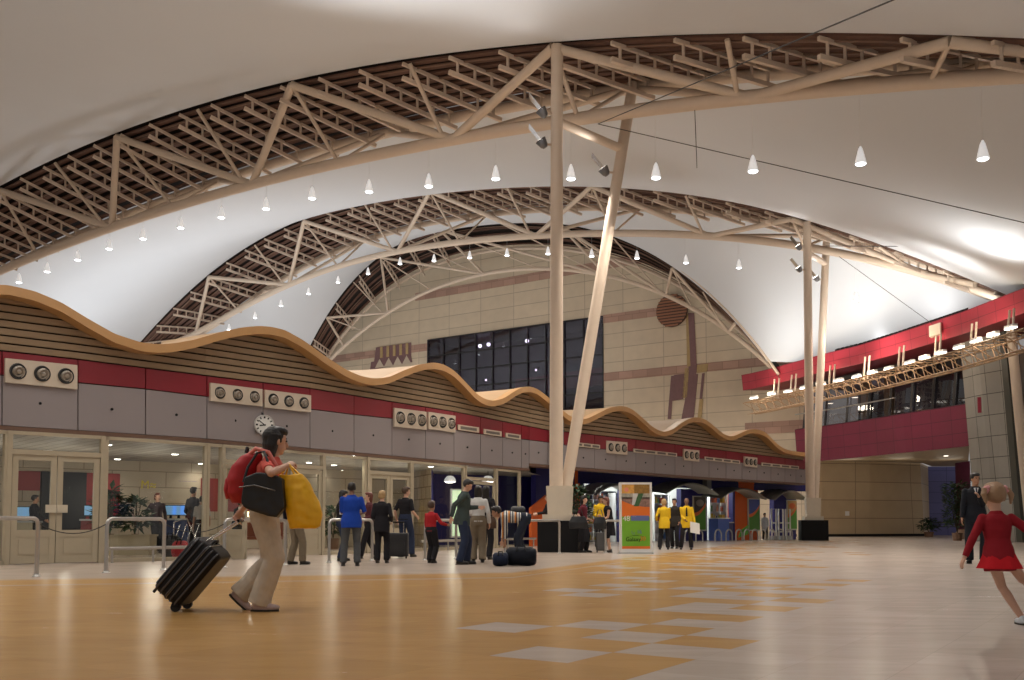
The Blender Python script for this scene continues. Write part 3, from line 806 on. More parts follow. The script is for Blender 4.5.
# side wall closing the room at the right: rough stone pier then the blue shop
pS = [bp(412, 0), PX(431, 33, 0)]
struct('wall_interior', wall_seg(MB(), pS, 0, IZ), tile_mat('rough stone', (.55, .46, .34), (.28, .22, .15), .55, .42, .02, .7, .18), fix=False)
blu = [PX(431, 33, 0), PX(434, 36.5, 0), PX(500, 37.8, 0), PX(560, 40, 0), PX(575, 39.5, 0)]
struct('wall_blue', wall_seg(MB(), blu, 0, 4.4), mat('deep blue wall'), fix=False)
# red wall panels and dark opening inside
def flat_on_back(name, px0, px1, z0, z1, m, label=None, cat=None, th=.06, parent=None):
    a, b = bp(px0, 0, .02), bp(px1, 0, .02); o = NOUT * th
    mb = MB().hexa([Vector((p.x, p.y, z0)) for p in (a, b, b + o, a + o)] + [Vector((p.x, p.y, z1)) for p in (a, b, b + o, a + o)])
    ob = mb.build(name, m, parent)
    if label: tag(ob, label, cat)
    return ob
REDI = mat('interior red panel', (.30, .03, .03), .5)
for px0, px1, z0, z1, w in ((-100, 37, 1.75, 2.3, 'behind the glass at the far left edge'), (83, 117, .95, 2.3, 'behind the plants, left of the pale wall'), (199, 262, 1.2, 2.25, 'behind the woman in front')):
    flat_on_back('red_wall_panel', px0, px1, z0, z1, REDI, 'dark red wall panel inside the shop hall, ' + w, 'wall panel')
flat_on_back('dark_doorway', 38, 83, .05, 2.3, mat('doorway shade black', (.004, .004, .006), .35), 'tall dark doorway, its shade a black slab, seen through the left double doors', 'partition', .1)  # black slab stands in for the darkness of an open doorway
# yellow sign and small lettering
def text_obj(name, body, loc, xdir, zdir, size, m, parent=None, ext=.006, align='CENTER'):
    cu = bpy.data.curves.new(name, 'FONT'); cu.body = body; cu.size = size; cu.extrude = ext; cu.align_x = align; cu.align_y = 'CENTER'
    tmp = bpy.data.objects.new('tmp', cu); COL.objects.link(tmp)
    dg = bpy.context.evaluated_depsgraph_get(); me = bpy.data.meshes.new_from_object(tmp.evaluated_get(dg))
    bpy.data.objects.remove(tmp)
    xd = Vector(xdir).normalized(); zd = Vector(zdir).normalized(); nd = xd.cross(zd)
    off = Vector(loc)
    if parent is not None:
        p = parent
        while p is not None: off -= p.location; p = p.parent
    for v in me.vertices: v.co = off + xd * v.co.x + zd * v.co.y + nd * v.co.z
    me.materials.clear(); me.materials.append(m); me.name = name
    o = bpy.data.objects.new(name, me); COL.objects.link(o)
    if parent is not None: o.parent = parent
    return o
XD = Vector((.66, .75, 0)).normalized(); UPZ = Vector((0, 0, 1))
a = bp(147, 1.98, .1)
o = text_obj('wall_sign', 'M\u2248', a, XD, UPZ, .36, mat('yellow sign', (.75, .62, .05), .5)); tag(o, 'yellow lettering on the pale wall behind the glass', 'sign')
a = bp(186, 2.14, .1)
o = text_obj('wall_lettering', '\u2013 \u2013\u2013 \u2013 \u2013\u2013', a, XD, UPZ, .16, mat('dim blue lettering', (.10, .12, .3), .5)); tag(o, 'small dark lettering high on the pale wall, left of the open door leaf', 'sign')
# downlights in that ceiling
DLM = mat('downlight glow', (1, .96, .88), emit=14)
DPTS = []
for px, py in ((48, 450), (66, 461), (78, 463), (108, 444), (117.5, 458.5), (148, 465.5), (175, 453.5), (201, 463), (132, 469.5), (275, 452), (286, 463), (309, 462), (295, 470), (334, 464.5), (322, 469), (352, 455), (341, 470), (418, 461), (431, 466), (258, 470)):
    g = G(px, py, IZ); DPTS.append(g)
for i, g in enumerate(DPTS):
    root = empty('downlight', g, 'small round downlight in the ceiling of the glazed hall', 'downlight', 'downlights in the ceiling behind the glass')
    MB().lathe(g, [(.11, -.002), (.12, -.02), (.09, -.025)], 16).build('trim_ring', WHITE, root)
    MB().lathe(g, [(.085, -.022), (.085, -.03)], 16).build('lens', DLM, root)

# ================================================================== blue shops (right part of the front)
def sp(px, z, out=0):
    Y = interp(px, [536, 560, 620, 700, 760, 806], [37.2, 38.8, 42.3, 46.0, 48.6, 50.3]); return PX(px, Y, z) + NOUT * out
def spy(px): return interp(px, [536, 560, 620, 700, 760, 806], [37.2, 38.8, 42.3, 46.0, 48.6, 50.3])
def sz(px, py): return zof(px, py, spy(px))
def shop_wall(mb, x0, x1, z0, z1, th=.25):
    n = max(1, int((x1 - x0) / 15))
    for i in range(n):
        a = x0 + (x1 - x0) * i / n; b = x0 + (x1 - x0) * (i + 1) / n
        mb.hexa([sp(a, z0, -th), sp(b, z0, -th), sp(b, z0), sp(a, z0), sp(a, z1, -th), sp(b, z1, -th), sp(b, z1), sp(a, z1)])
    return mb
ZH = 3.6
mb = MB()
for x0, x1, z0, z1 in ((536, 571, 0, ZH), (580, 584, 0, 2.55), (622, 652, 0, 2.5), (681, 707, 0, 2.45), (774, 796, 0, 2.55), (577, 806, 2.5, ZH), (733, 735, 0, 2.5)):
    shop_wall(mb, x0, x1, z0, z1)
struct('wall_shops', mb, BLUE)
for x0, x1, w in ((571, 580, 'right of the nearer columns'), (735, 758, 'left of the pale green doorway')):
    tag(shop_wall(MB(), x0, x1, 0, ZH, .4).build('orange_pier', ORANGE), 'tall orange painted pier in the blue shop front, ' + w, 'pier')
# shop ceilings and back walls
mb = MB(); mb.sheet([[sp(x, 2.9, -.2) for x in (536, 620, 700, 806)], [sp(x, 2.9, -5) for x in (536, 620, 700, 806)]], False); mb.sheet([[sp(x, 3.1, -.2) for x in (536, 620, 700, 806)], [sp(x, 3.1, -5) for x in (536, 620, 700, 806)]], False)
struct('ceiling_shops', mb, WHITE, fix=False)
mb = MB(); mb.sheet([[sp(x, 0, -5) for x in (536, 620, 700, 806, 830)], [sp(x, 2.9, -5) for x in (536, 620, 700, 806, 830)]], False)
struct('wall_shops_back', mb, mat('pale shop wall', (.62, .64, .62), .5), fix=False)
# soffit behind the fascia
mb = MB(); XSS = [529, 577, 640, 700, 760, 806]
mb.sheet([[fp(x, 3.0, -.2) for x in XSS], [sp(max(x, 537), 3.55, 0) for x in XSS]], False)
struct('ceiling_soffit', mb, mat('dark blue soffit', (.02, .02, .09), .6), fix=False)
# partitions between shops
for i, x in enumerate((640, 694, 746)):
    mb = MB(); a, b = sp(x, 0, -.2), sp(x, 0, -5); mb.seg(a + UPZ * 1.45, b + UPZ * 1.45, .1, 2.9)
    struct('wall_partition_%d' % (i + 1), mb, mat('pale shop wall'))
# curved translucent canopies over the openings
CAN = mat('olive grey translucent canopy', (.30, .29, .24), .3)
def canopy(x0, x1, zc, ze, w):
    root = empty('shop_canopy', sp((x0 + x1) / 2, ze, .5), 'curved dull metal canopy over a shop opening, ' + w, 'canopy')
    rows = []
    for j in range(6):
        t = j / 5; out = .05 + 1.1 * t; row = []
        for i in range(15):
            s = i / 14; x = x0 + (x1 - x0) * s
            row.append(sp(x, ze + (zc - ze) * (math.sin(PI * s) ** .9) - .12 * t * t, out))
        rows.append(row)
    mb = MB(); mb.sheet(rows); mb.sheet([[p - Vector((0, 0, .04)) for p in r] for r in rows])
    mb.sheet([rows[-1], [p - Vector((0, 0, .04)) for p in rows[-1]]])
    mb.build('canopy_shell', CAN, root)
    MB().path(rows[-1], .03, 6).build('canopy_rim', mat('dull metal rim', (.35, .34, .3), .35, metal=.5), root)
canopy(574, 624, sz(598, 482.5), sz(598, 493), 'behind the woman with the large bag')
canopy(645, 697, sz(660, 481), sz(670, 492), 'above the people in yellow jackets')
canopy(700, 745, sz(722, 487), sz(722, 496.5), 'left of the orange pier')
canopy(754, 786, sz(770, 489), sz(770, 498), 'over the pale green doorway')
# open blue bulkhead stripes
tag(MB().seg(sp(701.5, sz(701, 480), .3), sp(701.5, sz(701, 493), .3), .4, .25, up=NOUT).build('grey_bulkhead', mat('grey column paint', (.25, .26, .26), .5)), 'small grey pier above the gap between two shop canopies', 'pier')

# shelves with goods inside
GOODS = [mat('goods %d' % i, c, .5, var=0) for i, c in enumerate([(.8, .8, .78), (.7, .2, .1), (.15, .3, .6), (.7, .55, .1), (.2, .45, .2), (.05, .05, .07), (.75, .45, .3)])]
def shelf(px0, px1, dep, z1, rowsn, label, seed):
    rnd = random.Random(seed); Ys = spy((px0 + px1) / 2) + dep; a, b = PX(px0, Ys, 0), PX(px1, Ys + .5, 0); d = (b - a); L = d.length; d.normalize()
    root = empty('display_shelf', (a + b) / 2, label, 'shelf')
    SH = mat('white shelving', (.72, .74, .74), .4)
    mb = MB(); mb.seg(a + UPZ * z1 / 2 - NOUT * .22, b + UPZ * z1 / 2 - NOUT * .22, .03, z1); mb.build('back_panel', SH, root)
    for p in (a, b): MB().seg(p, p + UPZ * z1, .4, .04, up=d).build('side_panel', SH, root)
    for k in range(rowsn + 1):
        z = .08 + (z1 - .1) * k / rowsn
        MB().seg(a + UPZ * z, b + UPZ * z, .42, .03).build('shelf_board', SH, root)
        if k == rowsn: break
        x = .08
        while x < L - .12:
            w_ = rnd.uniform(.07, .2); h_ = rnd.uniform(.45, .8) * (z1 - .1) / rowsn
            if rnd.random() < .85:
                c = a + d * (x + w_ / 2) + UPZ * (z + .015 + h_ / 2) + NOUT * .02
                if rnd.random() < .5: MB().box(c, (w_ * .9, .2, h_), d, NOUT, UPZ).build('boxed_goods', rnd.choice(GOODS), root)
                else: MB().lathe(c - UPZ * h_ / 2, [(w_ * .4, 0), (w_ * .42, h_ * .6), (w_ * .2, h_ * .85), (w_ * .18, h_)], 8).build('bottled_goods', rnd.choice(GOODS), root)
            x += w_ + .02
shelf(583, 597, 1.6, 2.25, 6, 'tall white shelf of goods in the first shop, left side', 1)
shelf(598, 612, 2.2, 2.3, 6, 'tall white shelf of goods in the first shop, behind the yellow jacket', 2)
shelf(613, 623, 1.4, 2.2, 6, 'tall white shelf of goods in the first shop, right side', 3)
shelf(652, 665, 1.4, 2.2, 5, 'tall white shelf of goods in the second shop, left side', 4)
shelf(667, 681, 1.9, 2.2, 5, 'tall white shelf of goods in the second shop, right side', 5)
shelf(708, 724, 1.2, 2.3, 5, 'white shelf of goods in the third shop behind the blue counter', 6)
# blue counter in third shop
def counter(px0, px1, out, h, m, label, dep=.6, name='service_counter'):
    a, b = sp(px0, 0, out), sp(px1, 0, out); d = (b - a).normalized()
    root = empty(name, (a + b) / 2, label, 'counter')
    MB().seg(a + UPZ * h / 2, b + UPZ * h / 2, dep, h).build('counter_body', m, root)
    MB().seg(a - d * .04 + UPZ * (h + .02), b + d * .04 + UPZ * (h + .02), dep + .08, .05).build('counter_top', WHITE, root)
    return root
counter(708, 719, .3, 1.05, mat('light blue counter', (.12, .2, .62), .4), 'light blue counter standing at the third shop opening')
counter(721, 734, -.3, .85, mat('violet counter', (.12, .10, .25), .4), 'dark violet counter inside the third shop opening')
# posters in frames
def poster(px0, px1, y0, y1, c1, c2, label):
    xm = (px0 + px1) / 2; z0, z1 = sz(xm, y1), sz(xm, y0); a, b = sp(px0, 0, .06), sp(px1, 0, .06); d = (b - a); L = d.length; d.normalize()
    root = empty('framed_poster', a.lerp(b, .5) + UPZ * z0, label, 'poster')
    MB().seg(a + UPZ * (z0 + z1) / 2, b + UPZ * (z0 + z1) / 2, .06, z1 - z0).build('frame', mat('pale poster frame', (.55, .56, .5), .4), root)
    o = NOUT * .035; w = .06; H = z1 - z0
    def patch(name, pts, m, k):
        MB().prism([a + d * (x * L) + UPZ * (z0 + y * H) + NOUT * (.03 + .004 * k) for x, y in pts], NOUT * .004).build(name, m, root)
    patch('print', [(.06, .04), (.94, .04), (.94, .97), (.06, .97)], mat('poster green', (.10, .30, .04), .4), 0)
    arc = [(.06 + .88 * t, .42 + .30 * t * t) for t in [i / 8 for i in range(9)]]
    patch('print_band', arc + [(.94, .97), (.06, .97)], mat('poster orange', (.7, .16, .04), .4), 1)
    arc = [(.06 + .88 * t, .52 + .30 * t * t) for t in [i / 8 for i in range(9)]]
    patch('print_photo', arc + [(.94, .97), (.06, .97)], c1, 2)
    if c2: patch('print_disc', [(.5 + .3 * math.cos(t * PI / 8), .8 + .1 * math.sin(t * PI / 8)) for t in range(16)], c2, 3)
    return root
poster(692, 705, 496, 531, mat('poster dark', (.06, .05, .05), .4), mat('poster grey', (.25, .22, .2), .4), 'framed tall poster, dark above and green below, behind the man with the white paper')
poster(747, 759, 498.5, 531, mat('poster blue', (.06, .09, .35), .4), None, 'framed tall poster with a blue top, on the orange pier')
poster(786, 796, 500, 530, mat('poster tan', (.55, .35, .12), .4), mat('poster orange'), 'framed tall poster, tan and green, next to the farther columns')
# anti theft gates
def gate(px, label):
    a = sp(px - 2.2, 0, .5); b = sp(px + 2.2, 0, .5)
    root = empty('security_gate', (a + b) / 2, label, 'security gate', 'white security gates')
    mb = MB(); mb.path([a, a + UPZ * 1.55, b + UPZ * 1.55, b], .04, 6); mb.tube(a + UPZ * .85, b + UPZ * .85, .035); mb.tube(a + UPZ * .4, b + UPZ * .4, .03)
    mb.build('gate_frame', WHITE, root); MB().seg(a.lerp(b, -.1) + UPZ * .1, b.lerp(a, -.1) + UPZ * .1, .3, .2).build('base', mat('gate grey', (.4, .42, .44), .4), root)
gate(765, 'white anti-theft gate, leftmost of three at the pale green doorway'); gate(772, 'white anti-theft gate, middle of three at the pale green doorway'); gate(779, 'white anti-theft gate, rightmost of three at the pale green doorway')
# small hoop stands along the shops
hx = [658, 669, 688, 699, 709, 717, 725, 733, 742, 751, 760, 789]
hoop0 = None
for i, px in enumerate(hx):
    c = sp(px, 0, 1.6)
    if hoop0 is None:
        root = empty('hoop_stand', Vector(c), '', 'hoop stand'); e = XD * .3
        pts = [c - e + UPZ * 0, c - e + UPZ * .28] + [c + XD * (-.3 * math.cos(t * PI / 8)) + UPZ * (.28 + .26 * math.sin(t * PI / 8)) for t in range(1, 8)] + [c + e + UPZ * .28, c + e]
        MB().path(pts, .035, 8).build('hoop', INOX, root); hoop0 = root
    else:
        root = hoop0.copy(); COL.objects.link(root); root.location = c
        for ch in hoop0.children: k = ch.copy(); COL.objects.link(k); k.parent = root
    root['label'] = 'low steel hoop on the floor along the blue shops, %s from the left' % ORD[i]; root['category'] = 'hoop stand'; root['group'] = 'low steel hoops'
# green display heap near the third shop
g0 = sp(726, 0, .9); root = empty('promo_stand', g0, 'low green leaning display board beside the blue counter', 'display board')
MB().prism([g0 + XD * -.45 + UPZ * .15, g0 + XD * .5 + UPZ * .3, g0 + XD * .55 + UPZ * .75, g0 + XD * -.2 + UPZ * .5], NOUT * .05).build('board', mat('bright green board', (.12, .42, .05), .5), root)
MB().seg(g0 + XD * .1, g0 + XD * .1 + UPZ * .35, .04, .04).build('leg', INOX, root)
# the lit blue window display behind the group (green glow panel, lamps)
a = PX(450.5, 35.4, .35); b = PX(461.5, 35.7, .35)
root = empty('light_panel', a.lerp(b, .5), 'tall glowing pale green panel in the blue shop window behind the couple', 'light panel')
MB().seg(a + UPZ * .85, b + UPZ * .85, .1, 1.8).build('panel_frame', WHITE, root)
MB().seg(a.lerp(b, .08) + UPZ * .85 + NOUT * .05, b.lerp(a, .08) + UPZ * .85 + NOUT * .05, .03, 1.68).build('glowing_panel', mat('pale green glow', (.72, .95, .62), emit=.75), root)
for px, w in ((450, 'left'), (488, 'right')):
    c = PX(px, 34.6, 2.32); root = empty('dome_lamp', c, 'white dome lamp hanging behind the glass, the %s one of two over the blue shop' % w, 'lamp')
    MB().lathe(c, [(.05, .22), (.12, .2), (.2, .1), (.22, 0), (.2, 0)], 16).build('lamp_shade', SHADE, root)
    MB().lathe(c, [(.19, .0), (.12, -.03), (0, -.04)], 16).build('bulb', mat('downlight glow'), root)
    MB().tube(c + UPZ * .2, Vector((c.x, c.y, IZ)), .01, n=5).build('cord', BLACK, root)
# orange slanting panel and grey pipe left of the nearer column
a = PX(523, 34.0, 0); b = PX(540, 35.6, 0)
tag(MB().prism([PX(529, 34.9, 0), PX(552, 36.5, 0), PX(552, 36.5, zof(552, 490, 36.5)), PX(546, 36.2, zof(546, 494, 36.2)), PX(529, 34.9, zof(529, 508, 34.9))], NOUT * .12).build('orange_ramp_panel', ORANGE), 'orange slanting panel standing left of the nearer column base', 'panel')
c = fp(545, 0, .6); root = empty('grey_post', c, 'tall grey steel post in front of the fascia, left of the nearer columns', 'post')
zt = zof(545, 417, c.y)
MB().seg(c, c + UPZ * zt, .22, .30, up=NOUT).build('post_shaft', mat('grey green post', (.13, .15, .155), .5), root)
MB().seg(c + XD * .12 + UPZ * .2 + NOUT * .12, c + XD * .12 + UPZ * (zt - .1) + NOUT * .12, .04, .05, up=NOUT).build('post_rail', mat('grey post rail', (.25, .27, .28), .4), root)
for z in (2.2, 3.6, 4.1): MB().seg(c + UPZ * z - XD * .2, c + UPZ * z + XD * .2, .26, .05).build('clamp', BLACK, root)
# ================================================================== stone end wall
def VU(u, z): return W(60.0, u, z)
def wpt(px, py, off=0.0): return PV(px, py, 60.0 - off)
STONE = tile_mat('pale limestone cladding', (.67, .56, .41), (.45, .36, .26), 3.1, 1.02, .025, .6, .05, offset=0.0)
def vwall(mb, poly):
    """polygon on the end-wall plane given by points"""
    vs = [Vector(p) for p in poly]
    mb.add(vs, [tuple(range(len(vs)))], False, [(p.dot(UX), p.z) for p in vs]); return mb
# the wall around the window opening
wn = [wpt(428, 340), wpt(603, 316.5), wpt(598, 408), wpt(430, 424)]
u0, u1 = -70, wpt(806, 450).dot(UX); z0, z1 = 0, 27
wu0, wu1 = wn[0].dot(UX), wn[1].dot(UX); wz0 = min(wn[2].z, wn[3].z); wz1a, wz1b = wn[0].z, wn[1].z
wz1 = (wz1a + wz1b) / 2
mb = MB()
for a, b, c, d in ((u0, wu0, z0, z1), (wu1, u1, z0, z1), (wu0, wu1, z0, wz0), (wu0, wu1, wz1, z1)):
    vwall(mb, [VU(a, c), VU(b, c), VU(b, d), VU(a, d)])
struct('wall_end', mb, STONE, fix=False)
# recessed gallery behind the window
mb = MB(); dd = VX * 4; q = [VU(wu0, wz0), VU(wu1, wz0), VU(wu1, wz1), VU(wu0, wz1)]
mb.add([*q, *[p + dd for p in q]], [(0, 1, 5, 4), (1, 2, 6, 5), (2, 3, 7, 6), (3, 0, 4, 7), (4, 5, 6, 7)])
struct('wall_gallery', mb, mat('gallery plum paint', (.09, .06, .08), .6), fix=False)
mb = MB(); mb.seg(VU(wu0 + (wu1 - wu0) * .45, wz0 + 2.6) + VX * 2, VU(wu1, wz0 + 2.9) + VX * 2, .2, 1.3)
struct('wall_gallery_parapet', mb, mat('gallery red parapet', (.20, .02, .045), .5))
for i, (px, py) in enumerate(((480, 346), (488.5, 344.5), (527, 341), (552, 340), (536, 370), (591, 366), (486, 380), (462, 388))):
    c = PV(px, py, 62.0); root = empty('window_glint', c, 'small glowing ball as a lamp reflection in the dark gallery window', 'lamp', 'glowing balls as reflections in the gallery window')
    MB().ball(c, (.16 if i in (0, 1, 2) else .09), 10).build('bulb', mat('window glint glow', (.9, .9, 1), emit=5), root)  # glowing ball put in for a light reflected in the glass
    MB().tube(c, c + VX * .5 + UPZ * .3, .03).build('arm', BLACK, root)
# the window itself: dark frame with small panes
nwin[0] += 1
mb = MB(); nv = 10; nh = 5
for i in range(nv + 1):
    u = wu0 + (wu1 - wu0) * i / nv; mb.seg(VU(u, wz0) - VX * .04, VU(u, wz1) - VX * .04, .06, .07, up=UX)
for j in range(nh + 1):
    z = wz0 + (wz1 - wz0) * j / nh; mb.seg(VU(wu0, z) - VX * .04, VU(wu1, z) - VX * .04, .06, .08)
o = struct('window_%d' % nwin[0], mb, mat('dark bronze mullion', (.02, .016, .018), .4))
mb = MB(); mb.seg(VU(wu0, (wz0 + wz1) / 2) + VX * .05, VU(wu1, (wz0 + wz1) / 2) + VX * .05, .03, wz1 - wz0); mb.build('pane', glass_mat('dark tinted glass', (.62, .58, .66), .10), o)
# inlaid stone bands and motifs: thin slabs on the wall face
PINK = tile_mat('pinkish sandstone inlay', (.46, .29, .22), (.33, .2, .15), 1.1, .5, .02, .6, .12)
PURP = mat('plum stone inlay', (.22, .12, .12), .6, var=.15)
GOLD = mat('ochre stone inlay', (.47, .33, .15), .6, var=.15)
def band(u_a, u_b, z_a, z_b, m, label, name='stone_band', cat='stone inlay'):
    mb = MB(); a, b = VU(u_a, 0), VU(u_b, 0); t = -VX * .03
    for pts in ([a, b],):
        p = [Vector((a.x, a.y, z_a)), Vector((b.x, b.y, z_a)), Vector((b.x, b.y, z_b)), Vector((a.x, a.y, z_b))]
        q = [v + t for v in p]; uv = [(v.dot(UX), v.z) for v in q]
        mb.add(q, [(0, 1, 2, 3)], False, uv); mb.add(p + q, [(0, 1, 5, 4), (1, 2, 6, 5), (2, 3, 7, 6), (3, 0, 4, 7)], False, uv + uv)
    o = mb.build(name, m, fix=False); tag(o, label, cat); return o
def zu(px, py): p = wpt(px, py); return p.dot(UX), p.z
z = zu(460, 290)[1]; zt = zu(460, 283)[1]
u_c = zu(640, 300)[0]
band(u0 + 20, u1, zu(475, 291)[1], zu(475, 283)[1], PINK, 'highest long pinkish stone band across the end wall, above the dark window')
band(wu1, u_c + 1.5, zu(640, 318.5)[1], zu(640, 310)[1], PINK, 'short pinkish stone band between the dark window and the round wooden disc')
band(wu1, u1, zu(640, 378)[1], zu(640, 369.5)[1], PINK, 'pinkish stone band right of the window, crossing behind the tree motif')
band(u0 + 10, wu0, zu(340, 362)[1], zu(340, 355)[1], PINK, 'pinkish stone band left of the dark window')
band(zu(745, 420)[0], u1, zu(780, 433)[1], zu(780, 421)[1], PINK, 'lowest pinkish stone band, at the right end of the wall')
# tree motif
root = empty('tree_motif', wpt(690, 415), 'stone inlay like a tree trunk under the round wooden disc', 'stone inlay')
def inl(pts, m, name, off=.06, th=.03, parent=None):
    mb = MB(); mb.prism([wpt(x, y, off) for x, y in pts], VX * th); return mb.build(name, m, parent or root)
inl([(688, 313), (694, 313), (696.5, 364), (690.5, 366)], PURP, 'trunk')
inl([(686, 314), (688, 313.5), (690.5, 366), (687, 367)], GOLD, 'trunk_edge')
inl([(689, 366), (697, 364), (696, 374), (698, 374), (693.5, 418), (681, 421), (685, 400), (686, 374)], PURP, 'root_block')
inl([(685, 368), (689, 368), (687, 398), (682, 398)], GOLD, 'root_edge')
inl([(697, 365), (708, 363.5), (707, 371.5), (697, 373)], GOLD, 'branch_block')
inl([(674, 375), (686, 373.5), (683, 399), (672, 401)], PURP, 'left_block')
inl([(671, 376), (674, 375.5), (671, 419), (667.5, 419)], PURP, 'left_root')
inl([(702, 373.5), (704.5, 373), (702, 399), (699.5, 399)], PURP, 'right_root')
inl([(699.5, 399), (703, 399), (701, 423), (697, 423)], GOLD, 'right_root_edge')
# wooden slatted disc
c = wpt(672, 310.6, .25); rd = 16.5 * (c - CAM).dot(FW) / F
root = empty('wooden_disc', c, 'round brown slatted wooden disc on the end wall', 'disc')
MB().lathe(c, [(rd, -.1), (rd, .1)], 40, -VX).build('disc_back', mat('dark disc board', (.10, .045, .03), .6), root)
mb = MB()
for k in range(11):
    zz = -rd + (k + .5) * 2 * rd / 11; hw = math.sqrt(max(.01, rd * rd - zz * zz))
    mb.seg(c - UX * hw + UPZ * zz - VX * .12, c + UX * hw + UPZ * zz - VX * .12, .05, rd * .1)
mb.build('slats', mat('reddish slat', (.33, .15, .08), .5), root)
# left motif
root = empty('sunrise_motif', wpt(390, 368), 'brown and ochre stone pattern left of the dark window', 'stone inlay')
inl([(376, 347.5), (411, 342.5), (411, 357), (374, 362)], PURP, 'block')
for k in range(5):
    x = 380 + k * 6.4; inl([(x, 347 - k * .9), (x + 2.6, 346.6 - k * .9), (x + 2.6, 357.5 - k * .9), (x, 358 - k * .9)], GOLD, 'stripe', .1)
inl([(371, 362), (411, 356), (412, 362), (370, 370)], PURP, 'lower_block')
for k in range(4):
    x = 375 + k * 9; inl([(x, 368 - k * 1.2), (x + 9, 367 - k * 1.2), (x + 4.5, 359 - k * 1.2)], mat('pale triangle inlay', (.6, .5, .38), .6), 'triangle', .1)

# ================================================================== red terrace building on the right
BX = [742, 745, 770, 828.7, 860, 896, 967, 1024, 1100]
TOPY = [375.6, 375.3, 369.5, 353.5, 346, 335, 311.5, 289.4, 258]
def rb_depth(px):
    """distance at which the band top reaches z = 10.1"""
    y = interp(px, BX, TOPY); p = G(px, y, 10.1); return p.y
YT = {x: min(60.5, rb_depth(x)) for x in range(740, 1101, 5)}
def rbd(px): return interp(px, sorted(YT), [YT[k] for k in sorted(YT)])
def rp(px, z, out=0.0):
    Y = rbd(px); p = PX(px, Y, z)
    n = Vector((-.93, -.36, 0)).normalized(); return p + n * out
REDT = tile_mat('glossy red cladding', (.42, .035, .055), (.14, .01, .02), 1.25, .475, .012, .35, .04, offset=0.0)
def strip(mb, pxs, fn, za, zb, oa=0.0, ob=0.0):
    L = 0; prev = None; A = []; B = []; U = []
    for x in pxs:
        a = fn(x, za, oa); b = fn(x, zb, ob)
        if prev is not None: L += (a - prev).length
        prev = a; A.append(a); B.append(b); U.append(L)
    mb.sheet([A, B], False, [[(u, 0) for u in U], [(u, (zb - za) or .3) for u in U]]); return mb
RXS = list(np.linspace(743, 1100, 50))
root = empty('red_roof_band', rp(900, 9, 0), 'curved glossy red panelled band along the edge of the right-hand roof', 'fascia')
strip(MB(), RXS, rp, 9.15, 10.12, 0, .12).build('panel_band', REDT, root, fix=False)
strip(MB(), RXS, rp, 10.12, 10.12, .12, -1.2).build('band_top', DARK, root, fix=False)
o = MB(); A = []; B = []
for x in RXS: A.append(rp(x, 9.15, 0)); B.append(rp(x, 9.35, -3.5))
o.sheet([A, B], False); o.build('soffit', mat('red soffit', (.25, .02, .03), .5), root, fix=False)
for i, x in enumerate(np.linspace(838, 966, 30)):
    c = rp(x, 10.17, .05); MB().box(c, (.22, .3, .12), (rp(x + 2, 0) - rp(x, 0)).normalized(), None, None).build('edge_clamp', BLACK, root)
c = rp(940, 9.62, .25)
tag(MB().box(c, (.5, .4, .5), Vector((.8, -.6, .2)).normalized(), Vector((.6, .8, 0)), None).build('cable_bracket', mat('cream painted steel')), 'cream bracket on the red band where the stay cable ends', 'bracket')

# lighting gantry under the band
LUM = mat('gantry lamp glow', (1, .93, .8), emit=3.2)
GOLDT = mat('golden lattice steel', (.46, .29, .16), .4, var=.08)
root = empty('lighting_gantry', rp(900, 7.6, 1.0), 'long golden lattice gantry hung under the curved red band', 'gantry')
def gp(px, z, out): return rp(px, z, out)
GX = list(np.linspace(762, 1090, 60))
for z, out in ((8.12, 1.25), (8.12, .15), (7.45, .9), (7.45, .5)):
    MB().path([gp(x, z, out) for x in GX], .035, 6).build('rail', GOLDT, root)
GN = []
s = 760.0
while s < 1085: GN.append(s); s += .62 * F / rbd(s) * 1.15 * .62
for i in range(len(GN) - 1):
    if i % 1: continue
    x, x2 = GN[i], GN[i + 1]; mb = MB()
    mb.tube(gp(x, 8.12, 1.25), gp(x2, 7.45, .5), .022, n=5); mb.tube(gp(x2, 7.45, .9), gp(x2, 8.12, 1.25), .02, n=5)
    mb.tube(gp(x, 8.12, .15), gp(x2, 7.45, .5), .022, n=5); mb.tube(gp(x, 8.12, 1.25), gp(x2, 8.12, .15), .02, n=5); mb.tube(gp(x, 7.45, .9), gp(x2, 7.45, .5), .02, n=5)
    mb.build('lattice_brace', GOLDT, root)
for i, x in enumerate((782, 799, 838, 873, 908, 945, 981, 1019, 1062)):
    for dx in (0, 4.5):
        MB().tube(gp(x + dx, 8.12, .6), gp(x + dx, 9.3, .5), .05, n=8).build('hanger', STEEL, root)
LP = [(765, 398), (783, 394), (799.5, 391.5), (816, 388), (833, 384.4), (851, 380.6), (869, 377), (885, 372.8), (902, 368.8), (923, 363), (938, 358), (954.6, 353), (973, 347.3), (990.5, 341), (1008, 335), (1026, 328)]
for i, (px, py) in enumerate(LP):
    Y = rbd(px); c = gp(px, 8.3, .8); c.z = zof(px, py, c.y)
    d = (gp(px + 3, 0, 0) - gp(px - 3, 0, 0)).normalized()
    root = empty('gantry_luminaire', c, 'long white lamp on the golden gantry, %s from the left' % ORD[i], 'luminaire', 'lamps on the gantry')
    n = d.cross(UPZ)
    MB().box(c + UPZ * .07, (.58, .2, .1), d, n, UPZ).build('housing', mat('white paint'), root)
    MB().box(c - UPZ * .01, (.55, .22, .06), d, n, UPZ).build('diffuser', LUM, root)
    MB().tube(c + UPZ * .0, gp(px, 8.12, .8), .03, n=6).build('stem', GOLDT, root)

